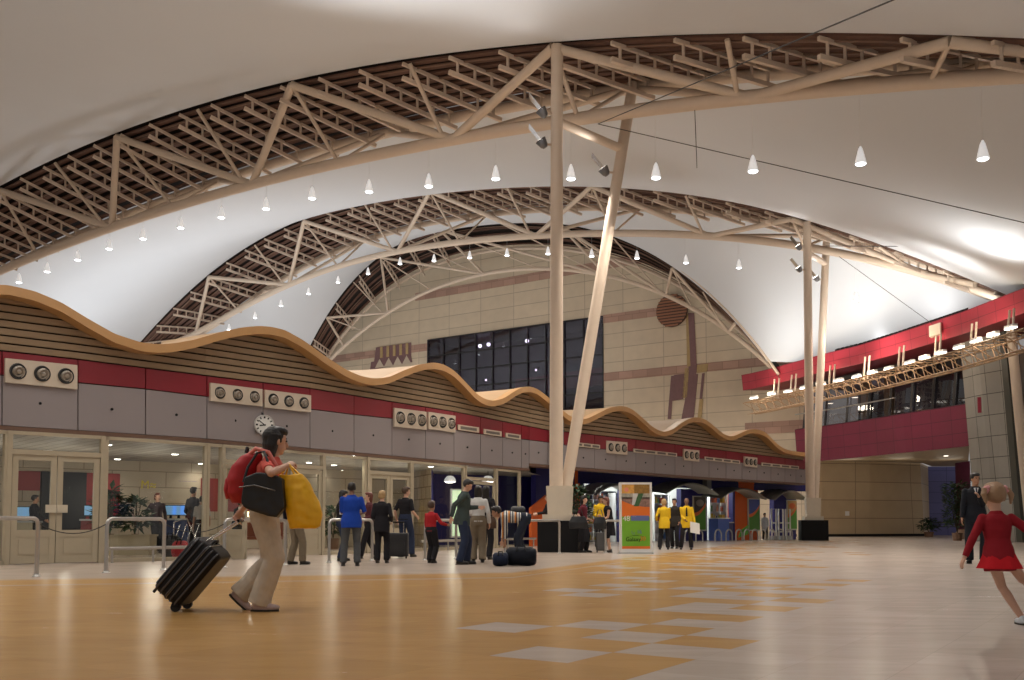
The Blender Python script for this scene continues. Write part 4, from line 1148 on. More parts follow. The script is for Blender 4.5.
# terrace: glass strip, maroon parapet, soffit
def tp_(px, z, out=0.0):
    Y = interp(px, [796, 850, 900, 967, 1000], [57.4, 53.2, 49.3, 45.0, 43.0]); p = PX(px, Y, z); return p + Vector((-.9, -.43, 0)).normalized() * out
MAR = tile_mat('maroon glossy cladding', (.19, .02, .045), (.05, .006, .015), 1.35, .66, .012, .3, .06, offset=0.0)
TX = list(np.linspace(796, 968, 20))
mb = MB(); strip(mb, TX, tp_, 4.45, 6.45, -.1, .1); strip(mb, TX, tp_, 6.45, 6.45, .1, -.2)
tag(mb.build('terrace_parapet', MAR, fix=False), 'maroon panelled parapet below the dark windows on the right', 'parapet')
mb = MB(); strip(mb, TX, tp_, 6.45, 9.2, -.6, -.9)
nwin[0] += 1
o = mb2 = MB()
for x in np.linspace(797, 967, 9): mb2.seg(tp_(x, 6.4, -.5), tp_(x, 9.2, -.8), .1, .12, up=UX)
o = struct('window_%d' % nwin[0], mb2, mat('dark bronze mullion'))
mb.build('pane', glass_mat('dark terrace glass', (.35, .33, .33), .12), o, fix=False)
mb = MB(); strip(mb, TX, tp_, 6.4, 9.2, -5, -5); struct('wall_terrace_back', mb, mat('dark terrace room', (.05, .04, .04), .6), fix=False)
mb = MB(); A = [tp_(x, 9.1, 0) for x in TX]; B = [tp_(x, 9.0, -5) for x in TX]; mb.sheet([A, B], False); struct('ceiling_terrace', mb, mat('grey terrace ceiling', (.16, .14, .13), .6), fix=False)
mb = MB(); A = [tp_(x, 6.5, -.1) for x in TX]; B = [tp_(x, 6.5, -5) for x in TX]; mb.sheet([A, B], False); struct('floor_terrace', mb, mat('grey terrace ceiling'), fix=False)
tag(MB().path([tp_(x, 7.35, .05) for x in TX[:12]], .04, 8).build('terrace_handrail', INOX), 'thin steel handrail above the maroon parapet', 'handrail')
for px, w in ((850, 'left'), (873, 'right')):
    tag(MB().seg(tp_(px, 6.45, -1.2), tp_(px, 9.1, -1.2), .5, .45, up=UX).build('terrace_column', mat('tan column paint', (.45, .32, .2), .5)), 'tan square column behind the terrace windows, the %s of two' % w, 'column')
for i, (px, py) in enumerate(((884, 393.5), (898, 390), (912, 389), (924, 386), (937, 381), (949, 381), (961.5, 378.5), (855, 397), (830, 403))):
    c = G(px, py, 9.0); root = empty('downlight', c, 'downlight in the dark terrace ceiling under the red roof band', 'downlight', 'terrace ceiling downlights')
    MB().lathe(c, [(.2, .02), (.2, -.04)], 12).build('lens', mat('terrace downlight glow', (1, .9, .75), emit=5), root)
    MB().lathe(c, [(.26, .03), (.26, -.02), (.2, -.03)], 12).build('trim_ring', WHITE, root)
# soffit under the parapet
RW = [(790, 60.5), (822, 60.2), (870, 61), (925, 62.6)]
def rwp(px, z): return PX(px, interp(px, [r[0] for r in RW], [r[1] for r in RW]), z)
mb = MB(); A = [tp_(x, 4.45, -.1) for x in TX]; B = [rwp(x, 4.75) if x < 925 else PX(x, 66, 4.75) for x in TX]; mb.sheet([A, B], False)
struct('ceiling_passage', mb, mat('pale passage soffit', (.42, .33, .22), .5), fix=False)
for i, (px, py) in enumerate(((866, 457), (902, 453), (943, 448.7), (958, 449.5), (946, 455.5))):
    c = G(px, py, 4.55); root = empty('downlight', c, 'small bright downlight under the maroon parapet', 'downlight', 'downlights under the maroon parapet')
    MB().lathe(c, [(.12, .06), (.12, -.03)], 12).build('lens', mat('terrace downlight glow'), root)
    MB().lathe(c, [(.16, .06), (.16, -.01), (.12, -.02)], 12).build('trim_ring', WHITE, root)
# lower stone wall, blue wall
ST2 = tile_mat('honey limestone panels', (.50, .37, .22), (.2, .14, .08), 4.6, 1.15, .02, .45, .05, offset=0.0)
def pwall(pts, z0, z1):
    mb = MB(); L = 0
    for (a, at), (b, bt) in zip(pts[:-1], pts[1:]):
        l = (b - a).length; mb.add([a, b, bt, at], [(0, 1, 2, 3)], False, [(L, a.z), (L + l, b.z), (L + l, bt.z), (L, at.z)]); L += l
    return mb
e0 = PX(924.5, 62.6, 0); e1 = PX(920, 62.6, 4.8)
struct('wall_right_lower', pwall([(rwp(x, .0), rwp(x, 4.8)) for x in (785, 822, 870)] + [(e0, e1)], 0, 4.8), ST2, fix=False)
mb = MB(); mb.add([e0, PX(930, 67, 0), PX(928, 67, 4.8), e1], [(0, 1, 2, 3)], False, [(0, 0), (4, 0), (4, 4.8), (0, 4.8)]); struct('wall_right_return', mb, ST2, fix=False)
mb = MB(); 
for (a, b) in ((785, 822), (822, 870), (870, 924.5)):
    mb.seg(rwp(a, .08) + Vector((0, -.05, 0)), rwp(b, .08) + Vector((0, -.05, 0)), .06, .16)
struct('baseboard_right', mb, BLACK)
BLT = tile_mat('violet blue tiles', (.12, .12, .32), (.03, .03, .09), 1.5, .75, .012, .35, .06, offset=0.0)
mb = MB(); a, b = PX(905, 67, 0), PX(962, 67, 0); struct('wall_blue_far', pwall([(a, a + UPZ * 4.8), (b, b + UPZ * 4.8)], 0, 1), BLT, fix=False)
mb = MB(); a, b = PX(957, 60, 0), PX(972, 58, 0); struct('wall_plum_far', pwall([(a, a + UPZ * 4.6), (b, b + UPZ * 4.6)], 0, 1), mat('plum paint', (.10, .01, .05), .5), fix=False)
a = rwp(847, zof(847, 513.5, 61)); tag(MB().box(a + Vector((0, -.03, 0)), (.26, .05, .28)).build('wall_switch_plate', WHITE), 'small white square plate on the honey stone wall', 'wall plate')
mb = MB(); a, b = PX(926, 65, .6), PX(958, 65, .6)
tag(mb.seg(a + UPZ * .3, b + UPZ * .3, .06, .08).seg(a, b, .06, .06).build('low_rail', mat('dark blue metal', (.03, .03, .06), .4)), 'low dark rail in front of the violet blue tiled wall', 'rail')

# grey tiled pillar and posts at the right edge
GT = tile_mat('grey green stone tiles', (.30, .28, .245), (.05, .045, .04), .95, .95, .016, .45, .10, offset=0.0)
def pil(px, py, Y): return P(px, py, Y)
bl, bm_, br_ = PX(977, 44.6, 0), PX(997, 43.3, 0), PX(1021, 42.0, 0)
tl, tm, tr = P(959.5, 338, 44.6), P(976, 335, 43.3), P(1002, 326, 42.0)
mb = MB()
for (a, b, at, bt, l0, l1) in ((bl, bm_, tl, tm, 0, 1.6), (bm_, br_, tm, tr, 1.6, 3.2)):
    mb.add([a, b, bt, at], [(0, 1, 2, 3)], False, [(l0, 0), (l1, 0), (l1, bt.z), (l0, at.z)])
back = Vector((1.6, 1.8, 0))
for (a, at) in ((bl, tl), (br_, tr)):
    mb.add([a, a + back, at + back, at], [(0, 1, 2, 3)], False, [(0, 0), (2.4, 0), (2.4, at.z), (0, at.z)])
tag(mb.build('tiled_pillar', GT, fix=False), 'leaning grey stone tiled pillar at the right, behind the man in the suit', 'pillar')
tag(MB().seg(PX(1022.5, 41.8, 0), P(1004.5, 330, 41.8), .5, .26, up=Vector((1, 0, 0))).build('dark_pillar_trim', mat('dark olive metal', (.04, .04, .03), .5)), 'dark strip along the right edge of the leaning grey pillar', 'trim')
tag(MB().tube(PX(1032, 40.5, 0), P(1011, 332, 40.5), .2, n=16).build('slanted_post', STEEL), 'cream round post leaning beside the grey tiled pillar at the right edge', 'post')
mb = MB(); a, b = PX(1025, 46, 0), PX(1110, 40, 0); struct('wall_right', pwall([(a, a + UPZ * 9.2), (b, b + UPZ * 9.2)], 0, 1), mat('tan right wall', (.33, .22, .14), .6), fix=False)
c = P(979.5, 405, 43.0); tag(MB().box(c, (.14, .1, .7), Vector((.75, -.6, 0)).normalized(), Vector((.6, .75, 0)).normalized(), None).build('pillar_sign', mat('red sign', (.35, .02, .05), .4)), 'narrow red sign fixed to the grey tiled pillar', 'sign')
# ================================================================== people
def solid(mb, name, m, parent, voxel=.012, smooth=2, wr=0.0, ws=9.0):
    me = bpy.data.meshes.new('t'); me.from_pydata([tuple(v) for v in mb.v], [], mb.f)
    o = bpy.data.objects.new('t', me); COL.objects.link(o)
    md = o.modifiers.new('r', 'REMESH'); md.mode = 'VOXEL'; md.voxel_size = voxel
    if smooth:
        s = o.modifiers.new('s', 'SMOOTH'); s.iterations = smooth; s.factor = .5
    dg = bpy.context.evaluated_depsgraph_get()
    n = bpy.data.meshes.new_from_object(o.evaluated_get(dg)); bpy.data.objects.remove(o); bpy.data.meshes.remove(me)
    off = Vector((0, 0, 0)); p = parent
    while p is not None: off += p.location; p = p.parent
    if wr:
        nr = [v.normal.copy() for v in n.vertices]
        for v, q in zip(n.vertices, nr):
            c = v.co; w = noise.noise(Vector((c.x * ws, c.y * ws, c.z * ws * .55))) + .5 * noise.noise(c * ws * 2.1)
            v.co = c + q * (w * wr)
    for v in n.vertices: v.co -= off
    n.polygons.foreach_set('use_smooth', [True] * len(n.polygons)); n.name = name
    n.materials.clear(); n.materials.append(m)
    ob = bpy.data.objects.new(name, n); COL.objects.link(ob); ob.parent = parent
    return ob
def ik(a, c, l1, l2, pole):
    d = c - a; L = d.length
    if L > (l1 + l2) * .998: c = a + d * ((l1 + l2) * .998 / L); d = c - a; L = d.length
    dn = d / L; x = (l1 * l1 - l2 * l2 + L * L) / (2 * L); h = math.sqrt(max(0, l1 * l1 - x * x))
    pp = pole - dn * pole.dot(dn); pp.normalize()
    return a + dn * x + pp * h, c
SKIN = {'light': mat('light skin', (.62, .36, .25), .5, var=.04), 'tan': mat('tanned skin', (.42, .22, .13), .5, var=.04), 'dark': mat('brown skin', (.22, .11, .065), .5, var=.04)}
HAIRM = {'black': mat('black hair', (.012, .009, .008), .45), 'brown': mat('brown hair', (.07, .035, .018), .5), 'blond': mat('blond hair', (.45, .29, .13), .5), 'red': mat('auburn hair', (.14, .035, .02), .5), 'sandy': mat('sandy hair', (.33, .2, .11), .5)}
EYE = mat('dark eye', (.01, .008, .008), .2)
def cloth(name, c=None): return mat(name, c, .8, var=.14, scale=14, spec=.2)

def hand(mb, w, d, across, nrm, k, curl=.5, side=1, fr=.0085):
    """palm and five fingers from wrist w; d along the hand, across toward the little finger, nrm toward the palm"""
    mb.ball(w + d * .045 * k, (.05 * k, .040 * k, .017 * k), 12, d, across, nrm)
    mb.ball(w + d * .07 * k, (.03 * k, .040 * k, .015 * k), 12, d, across, nrm)
    for i, (L, s) in enumerate(((.074, -.030), (.082, -.010), (.076, .010), (.060, .029))):
        p = w + d * .082 * k + across * s * k; a = curl * .7
        for j, f in enumerate((.45, .32, .23)):
            dd = d * math.cos(a) + nrm * math.sin(a); q = p + dd * L * f * k
            mb.tube(p, q, fr * k * (1 - .08 * j), fr * k * (.92 - .08 * j), 8); mb.ball(q, fr * k * (.92 - .08 * j), 8)
            p = q; a += curl * .75
    p = w + d * .028 * k - across * .030 * k
    a1 = (d * .62 - across * .62 + nrm * .45).normalized(); q = p + a1 * .036 * k
    mb.tube(p, q, fr * 1.3 * k, fr * 1.1 * k, 8); mb.ball(q, fr * 1.1 * k, 8)
    a2 = (d * .85 - across * .15 + nrm * .5).normalized(); r = q + a2 * .03 * k
    mb.tube(q, r, fr * 1.1 * k, fr * .9 * k, 8); mb.ball(r, fr * .9 * k, 8)

def person(label, at, H, face, lean=0, hips=0.0, feet=((.05, .1, 0), (-.05, -.1, 0)), hands=((.12, .22, .78), (.12, -.22, .78)),
           headyaw=0, headpitch=0, skin='light', hair='black', hairlen=0, top=None, sleeve=1.0, toplen=.0, bottom=None, bottomcut=1.0, skirt=None,
           shoe=None, wide=1.0, hscale=1.0, voxel=.014, curl=.5, jacket_open=False, eyes=False, legw=1.0, wr=.006, shoulder=.165, bald=False, elbow_out=.35, hem=.0, extras=None, footpitch=(0, 0), toes=(0, 0), group=None, twist=0):
    k = H / 1.75
    O = Vector((at.x, at.y, 0))
    f = Vector((math.cos(R(face)), math.sin(R(face)), 0)); l = Vector((-f.y, f.x, 0)); u = UPZ
    T = lambda a, b, c: O + f * (a * k) + l * (b * k) + u * (c * k)
    root = empty('person', O, label, 'person', group)
    la = R(lean); sd = f * math.sin(la) + u * math.cos(la); sf = f * math.cos(la) - u * math.sin(la)
    tw = R(twist); sl = l * math.cos(tw) + sf * math.sin(tw); sft = sf * math.cos(tw) - l * math.sin(tw)
    P0 = T(-.0 + hips, 0, .95 if not isinstance(feet, dict) else .95)
    hipz = getattr(person, 'hipz', .95); P0 = T(hips, 0, hipz)
    S = lambda d: P0 + sd * (d * k)
    rings_b = [(-.10, .135, .10), (-.02, .160, .115), (.10, .142, .10), (.18, .128, .095), (.30, .150, .108), (.42, .160, .105), (.475, .125, .08), (.53, .060, .056)]
    def rg(d, a, b, ex=0):
        m = min(1, max(0, d / .4)); A = (l * (1 - m) + sl * m).normalized(); B = (sf * (1 - m) + sft * m).normalized()
        return (S(d), A * ((a * wide + ex) * k), B * ((b * wide + ex) * k))
    sh = [S(.442) + sl * (s * shoulder * wide * k) for s in (1, -1)]
    hp = [P0 + l * (s * .088 * wide * k) - u * .03 * k for s in (1, -1)]
    body = MB(); body.loft([rg(*r) for r in rings_b], 24)
    neck = S(.50); hd = R(headpitch + lean * .35)
    yw = R(headyaw); hf0 = f * math.cos(yw) + l * math.sin(yw)
    hf = hf0 * math.cos(hd) - u * math.sin(hd); hu = hf0 * math.sin(hd) + u * math.cos(hd); hl = hu.cross(hf)
    hk = k * hscale
    HC = neck + (sd * .07 + u * .02 * (1 if lean < 40 else 0)) * k + hu * .085 * hk + hf * .02 * hk
    body.tube(neck - sd * .03 * k, HC - hu * .04 * hk, .056 * k * wide ** .5, .050 * hk, 14)
    body.ball(HC + hu * .025 * hk - hf * .008 * hk, (.095 * hk, .077 * hk, .092 * hk), 18, hf, hl, hu)
    body.ball(HC - hu * .045 * hk + hf * .018 * hk, (.068 * hk, .056 * hk, .07 * hk), 16, hf, hl, hu)
    body.ball(HC - hu * .092 * hk + hf * .052 * hk, (.026 * hk, .028 * hk, .022 * hk), 10, hf, hl, hu)
    body.tube(HC + hu * .012 * hk + hf * .085 * hk, HC - hu * .028 * hk + hf * .104 * hk, .009 * hk, .014 * hk, 8); body.ball(HC - hu * .03 * hk + hf * .102 * hk, .0145 * hk, 8)
    body.ball(HC - hu * .058 * hk + hf * .083 * hk, (.012 * hk, .026 * hk, .010 * hk), 10, hf, hl, hu)
    for s in (1, -1): body.ball(HC - hu * .01 * hk + hl * (s * .077 * hk) - hf * .005 * hk, (.018 * hk, .010 * hk, .03 * hk), 10, hf, hl, hu)
    top_m = MB(); top_m.loft([rg(d, a, b, .018) for d, a, b in rings_b if -.11 - toplen < d < .5] if not toplen else [rg(-.10 - toplen, .155, .125, .036), rg(-.10, .155, .12, .036), rg(-.02, .165, .12, .034), rg(.08, .15, .108, .026)] + [rg(d, a, b, .018) for d, a, b in rings_b if .12 < d < .5], 24)
    top_m.loft([rg(.40, .155, .09, .016), rg(.465, .135, .08, .014), rg(.50, .085, .065, .014), rg(.535, .060, .058, .012)], 20)
    for i, s in enumerate((1, -1)):
        hpos = T(*hands[i]); pole = (l * s * elbow_out - sf * 1.0 - u * .35)
        e, w = ik(sh[i], hpos, .285 * k, .25 * k, pole)
        body.tube(sh[i], e, .046 * k * wide ** .5, .037 * k, 12); body.ball(sh[i], .052 * k * wide ** .5, 12); body.ball(e, .038 * k, 10)
        m = e.lerp(w, .3); body.tube(e, m, .036 * k, .038 * k, 12); body.tube(m, w, .038 * k, .026 * k, 12); body.ball(w, .027 * k, 10)
        d = (w - e).normalized(); nr = (-l * s + f * .3); nr = (nr - d * nr.dot(d)).normalized(); ac = d.cross(nr) * s
        if ac.dot(f) > 0: ac = -ac
        hand(body, w, d, ac, nr, k, curl, s, .0085 if voxel < .009 else .0105)
        top_m.tube(sh[i], e if sleeve >= .5 else sh[i].lerp(e, sleeve * 2), .058 * k * wide ** .5, .051 * k, 14); top_m.ball(sh[i], .059 * k * wide ** .5, 14)
        if sleeve > .5:
            top_m.ball(e, .053 * k, 12); top_m.tube(e, e.lerp(w, (sleeve - .5) * 2 * .97), .052 * k, .040 * k, 14)
    pants = MB(); pants.loft([rg(d, a, b, .02) for d, a, b in (((-.12, .125, .095), (-.04, .155, .112), (.04, .155, .11), (.12, .138, .098)) if not toplen else ((-.12, .12, .09), (-.06, .14, .10), (-.0, .14, .10)))], 22)
    shm = []
    for i, s in enumerate((1, -1)):
        fx, fl_, fz_ = feet[i]; fp_ = footpitch[i]; an = T(fx, fl_, fz_ + .085)
        toe = R(toes[i]); tf = f * math.cos(toe) + l * math.sin(toe)
        kn, an = ik(hp[i], an, .43 * k, .425 * k, tf * 1.0 + l * s * .05)
        body.tube(hp[i], kn, .083 * k * wide ** .7, .055 * k, 16); body.ball(hp[i], .085 * k * wide ** .7, 14); body.ball(kn, .056 * k, 12)
        c = kn.lerp(an, .3) - tf * .012 * k; body.tube(kn, c, .050 * k, .056 * k, 14); body.tube(c, an, .056 * k, .036 * k, 14); body.ball(an, .037 * k, 10)
        pt = R(fp_); fd = tf * math.cos(pt) - u * math.sin(pt); fu = tf * math.sin(pt) + u * math.cos(pt); fl2 = fd.cross(fu)
        body.ball(an + fd * .055 * k - fu * .045 * k, (.115 * k, .040 * k, .034 * k), 14, fd, fl2, fu)
        # trouser leg
        W0 = .098 * legw; W1 = .078 * legw; W2 = .072 * legw
        pants.ball(hp[i] + u * .02 * k, W0 * k * wide ** .7, 16); pants.tube(hp[i] + u * .02 * k, kn, W0 * k * wide ** .7, W1 * k, 18); pants.ball(kn, W1 * k, 16)
        if bottomcut > .5: pants.tube(kn, kn.lerp(an, (bottomcut - .5) * 2) - fu * .015 * k, W1 * k, (W2 + hem) * k, 18)
        sm = MB(); sm.ball(an + fd * .065 * k - fu * .048 * k, (.138 * k, .048 * k, .040 * k), 16, fd, fl2, fu); sm.ball(an - fu * .02 * k - fd * .01 * k, (.055 * k, .044 * k, .055 * k), 12, fd, fl2, fu)
        sole = [an + fd * (.06 * k + .135 * k * math.cos(t)) + fl2 * (.045 * k * math.sin(t)) - fu * .086 * k for t in [j * PI / 8 for j in range(16)]]
        shm.append((sm, sole, fu))
    solid(body, 'body', SKIN[skin], root, voxel, 2)
    if bottom: solid(pants, 'trousers' if bottomcut > .5 else 'shorts', bottom, root, voxel, 2, wr)
    if skirt:
        m, z0, fl0 = skirt; sk = MB(); n = 28; vs = []
        for d, a, b, rip in ((.12, .15, .11, 0), (.02, .178, .135, .004), (z0 * .5, .19 + fl0 * .5, .15 + fl0 * .5, .012), (z0, .20 + fl0, .16 + fl0, .022)):
            ring = S(d) if d > 0 else P0 + u * (d * k); vs.append([ring + l * (((a + rip * math.cos(7 * t)) * k) * math.cos(t)) + f * (((b + rip * math.cos(7 * t)) * k) * math.sin(t)) for t in [2 * PI * j / n for j in range(n + 1)]])
        sk.sheet(vs); sk.sheet([[q - (q - P0).normalized() * .012 for q in r] for r in vs]); sk.build('skirt', m, root)
    if top: solid(top_m, 'top', top, root, voxel, 2, wr)
    for sm, sole, fu in shm:
        if not shoe: break
        so = solid(sm, 'shoe', shoe, root, min(voxel, .012), 2)
        MB().prism(sole, fu * .018 * k).build('sole', mat('dark rubber sole', (.03, .025, .02), .7), so)
    if hair:
        hm = MB()
        hm.ball(HC + hu * .033 * hk - hf * .022 * hk, (.098 * hk, .086 * hk, .098 * hk), 20, hf, hl, hu)
        if not bald: hm.ball(HC + hu * .085 * hk + hf * .02 * hk, (.08 * hk, .075 * hk, .045 * hk), 16, hf, hl, hu)
        for s in (1, -1): hm.ball(HC + hu * .01 * hk + hl * (s * .068 * hk) - hf * .03 * hk, (.035 * hk, .022 * hk, .055 * hk), 10, hf, hl, hu)
        if hairlen > 0:
            L = hairlen
            hm.loft([(HC + hu * .05 * hk - hf * .025 * hk, hl * .09 * hk, hf * .085 * hk), (HC - hu * .04 * hk - hf * .045 * hk, hl * .092 * hk, hf * .065 * hk),
                     (HC - hu * .04 * hk - u * L * .6 * k - hf * .05 * hk, hl * .085 * hk, hf * .045 * hk), (HC - hu * .04 * hk - u * L * k - hf * .045 * hk, hl * .055 * hk, hf * .03 * hk)], 16)
        solid(hm, 'hair', HAIRM[hair], root, min(voxel, .012), 1, .004, 30)
    if eyes:
        for s in (1, -1):
            MB().ball(HC + hu * .006 * hk + hf * .082 * hk + hl * (s * .031 * hk), (.008 * hk, .013 * hk, .0065 * hk), 10, hf, hl, hu).build('eye', EYE, root)
            MB().path([HC + hu * .030 * hk + hf * .086 * hk + hl * (s * .015 * hk), HC + hu * .034 * hk + hf * .084 * hk + hl * (s * .03 * hk), HC + hu * .028 * hk + hf * .074 * hk + hl * (s * .046 * hk)], .004 * hk, 6).build('eyebrow', HAIRM[hair], root)
        MB().ball(HC - hu * .058 * hk + hf * .090 * hk, (.008 * hk, .022 * hk, .0055 * hk), 10, hf, hl, hu).build('lips', mat('lips', (.45, .14, .12), .5), root)
    info = dict(root=root, T=T, S=S, HC=HC, hu=hu, hf=hf, hl=hl, k=k, f=f, l=l, sl=sl, sf=sf, sh=sh, P0=P0)
    return info
def gat(px, py): return G(px, py, 0)
def ht(py_top, py_feet): Y = gat(512, py_feet).y; return (py_feet - py_top) / F * Y

# ---- 1: woman striding past with luggage
W0 = gat(263, 610.5)
C_PANT = cloth('beige trousers', (.60, .52, .42)); C_SALM = cloth('coral shirt', (.70, .13, .10))
person.hipz = .925
wm = person('person in coral shirt and loose beige trousers striding right, red backpack on', W0, 1.75, 0, lean=7, hips=.0,
            feet=((-.24, .09, .07), (-.02, -.09, 0.0)), hands=((-.40, .26, .80), (.26, -.20, 1.36)), headpitch=2, headyaw=32, skin='light', hair='black', hairlen=.15,
            top=C_SALM, sleeve=.28, bottom=C_PANT, shoe=mat('pale trainer', (.55, .42, .40), .6), wide=1.0, voxel=.0065, eyes=True, legw=1.25, wr=.010, hem=.012, footpitch=(42, 0), curl=1.0, elbow_out=.5, hscale=1.12)
person.hipz = .95
def wp(a, b, c): return wm['T'](a, b, c)
# red backpack
bk = MB(); pts = [(-.22, 1.01, .08, .12), (-.235, 1.10, .125, .16), (-.22, 1.22, .14, .175), (-.18, 1.36, .135, .17), (-.13, 1.45, .11, .14), (-.10, 1.49, .06, .09)]
root = empty('backpack', wp(-.27, 0, 1.0), 'bulging red backpack on the back of the woman in front', 'backpack')
bk.loft([(wp(a, 0, z), wm['f'] * (r1 * wm['k']), wm['l'] * (r2 * wm['k'])) for a, z, r1, r2 in pts], 22)
REDB = mat('red nylon', (.42, .012, .018), .55, var=.12, scale=12)
solid(bk, 'pack_body', REDB, root, .012, 2, .012, 7)
solid(MB().loft([(wp(a, 0, z), wm['f'] * (r1 * wm['k']), wm['l'] * (r2 * wm['k'])) for a, z, r1, r2 in ((-.32, 1.05, .04, .10), (-.335, 1.14, .045, .12), (-.32, 1.24, .045, .11), (-.29, 1.28, .03, .08))], 16), 'front_pocket', REDB, root, .01, 2, .005)
for s in (1, -1):
    c = [wp(-.16, s * .09, 1.44), wp(-.06, s * .115, 1.525), wp(.06, s * .12, 1.49), wp(.14, s * .125, 1.36), (wp(.12, s * .15, 1.2)), wp(.0, s * .17, 1.1), wp(-.14, s * .15, 1.08)]
    MB().path(c, .02, 8).build('strap', mat('coral strap', (.75, .22, .18), .6), root)
MB().path([wp(-.18, -.03, 1.49), wp(-.17, -.03, 1.54), wp(-.17, .03, 1.54), wp(-.18, .03, 1.49)], .012, 6).build('grab_loop', mat('black strap', (.015, .015, .018), .6), root)
# black shoulder bag on her near side
root = empty('shoulder_bag', wp(.05, -.30, .95), 'large black shoulder bag hanging at the near hip of the woman in front', 'bag')
tb = MB(); prof = [(-.13, 1.0), (-.10, 1.24), (.0, 1.29), (.13, 1.28), (.25, 1.23), (.275, .97), (.20, .87), (.05, .91), (-.09, .96)]
A = [wp(a, -.245, z) for a, z in prof]; B = [wp(a, -.36, z) for a, z in prof]
for i, (cA, cB) in enumerate(((A, B),)):
    tb.prism(A, B[0] - A[0])
BLEA = mat('black leather', (.012, .013, .015), .4, var=.2)
solid(tb, 'bag_body', BLEA, root, .012, 7, .008, 8)
MB().path([wp(-.12, -.30, 1.2), wp(-.09, -.27, 1.34), wp(-.02, -.215, 1.475), wp(.04, -.20, 1.49), wp(.10, -.25, 1.36), wp(.15, -.30, 1.2)], .013, 8).build('strap', BLEA, root)
MB().path([wp(-.14, -.365, 1.15), wp(.0, -.37, 1.17), wp(.19, -.365, 1.12)], .006, 6).build('zip', mat('dull zip', (.2, .2, .2), .3, metal=.8), root)
# yellow bag in her hand
root = empty('shopping_bag', wp(.38, -.24, .80), 'bright yellow plastic shopping bag held in front by the woman', 'bag')
rows = []
for z, x0, x1, w_ in ((.775, .30, .56, .07), (.80, .295, .585, .085), (.9, .27, .59, .09), (1.02, .245, .565, .085), (1.14, .215, .515, .07), (1.23, .195, .455, .05), (1.275, .18, .40, .03)):
    c = wp((x0 + x1) / 2, -.23, z); rows.append((c, wm['f'] * ((x1 - x0) / 2 * wm['k']), wm['l'] * (w_ * wm['k'])))
solid(MB().loft(rows, 20), 'bag_body', mat('yellow plastic', (.86, .47, .012), .35, var=.08, scale=10), root, .010, 2, .013, 9)
for s in (-.02, .03): MB().path([wp(.22 + s, -.22, 1.26), wp(.27, -.2, 1.375), wp(.36 + s, -.22, 1.26)], .012, 6).build('handle', mat('yellow plastic'), root)
# blue garment/bag hint
root = empty('blue_bag', wp(.16, .12, .90), 'dark blue bag carried low between the black bag and the yellow bag', 'bag')
solid(MB().loft([(wp(.20, .16, .86), wm['f'] * .06, wm['l'] * .04), (wp(.20, .16, .95), wm['f'] * .075, wm['l'] * .05), (wp(.19, .16, 1.1), wm['f'] * .06, wm['l'] * .04)], 14), 'bag_body', mat('navy nylon', (.01, .03, .12), .5), root, .012, 2)
MB().path([wp(.17, .16, 1.1), wp(.2, .16, 1.17), wp(.22, .16, 1.1)], .008, 6).build('handle', mat('black strap'), root)

# ---- suitcase
BK = mat('glossy black shell', (.006, .006, .008), .42, spec=.25)
cx, cz = P(193, 571, W0.y).x, P(193, 571, W0.y).z
ca = Vector((math.cos(R(50)), 0, math.sin(R(50)))); cb = Vector((ca.z, 0, -ca.x)); cy = Vector((0, 1, 0))
C0 = Vector((cx, W0.y + .02, cz))
root = empty('wheeled_suitcase', Vector((cx, C0.y, 0)), 'black ribbed hard suitcase tilted and pulled by the woman in front', 'suitcase')
sb = MB(); Lh, Th, Wd = .315, .155, .22
def rr_(n=9, r=.07):
    o = []
    for sx, sy, a0 in ((1, 1, 0), (-1, 1, 90), (-1, -1, 180), (1, -1, 270)):
        for i in range(n): t = R(a0 + 90 * i / (n - 1)); o.append((sx * (Lh - r) + r * math.cos(t), sy * (Wd - r) + r * math.sin(t)))
    return o
out = rr_()
rings = []
for dth, sc in ((-Th, .86), (-Th * .93, .95), (-Th * .6, 1.0), (Th * .6, 1.0), (Th * .93, .95), (Th, .86)):
    rings.append([C0 + ca * (x * sc) + cy * (y * sc) + cb * dth for x, y in out])
n = len(out); vs = [p for r in rings for p in r]
sb.add(vs, [(i * n + k, i * n + (k + 1) % n, (i + 1) * n + (k + 1) % n, (i + 1) * n + k) for i in range(5) for k in range(n)], True)
sb.add(vs, [tuple(range(n)), tuple(range(5 * n, 6 * n))]); sb.build('shell', BK, root)
# ribs along the length on the side that faces the viewer and on both faces
for k2 in range(5):
    o = -.115 + k2 * .057
    MB().path([C0 + ca * (-Lh * .97) + cb * o - cy * (Wd - .03), C0 + ca * (-Lh * .85) + cb * o - cy * (Wd + .006), C0 + ca * (Lh * .85) + cb * o - cy * (Wd + .006), C0 + ca * (Lh * .97) + cb * o - cy * (Wd - .03)], .010, 8).build('rib', mat('grey glossy rib', (.07, .07, .08), .25), root)
for k2 in range(5):
    o = -.15 + k2 * .075
    MB().path([C0 - ca * Lh * .85 + cy * o - cb * (Th + .003), C0 + ca * Lh * .85 + cy * o - cb * (Th + .003)], .010, 8).build('rib', mat('grey glossy rib'), root)
MB().path([p for p in [C0 + ca * x * 1.012 + cy * y * 1.012 + cb * .01 for x, y in out]], .006, 6, closed=True).build('zip', mat('dull zip'), root)
wh = P(181, 606.5, W0.y)
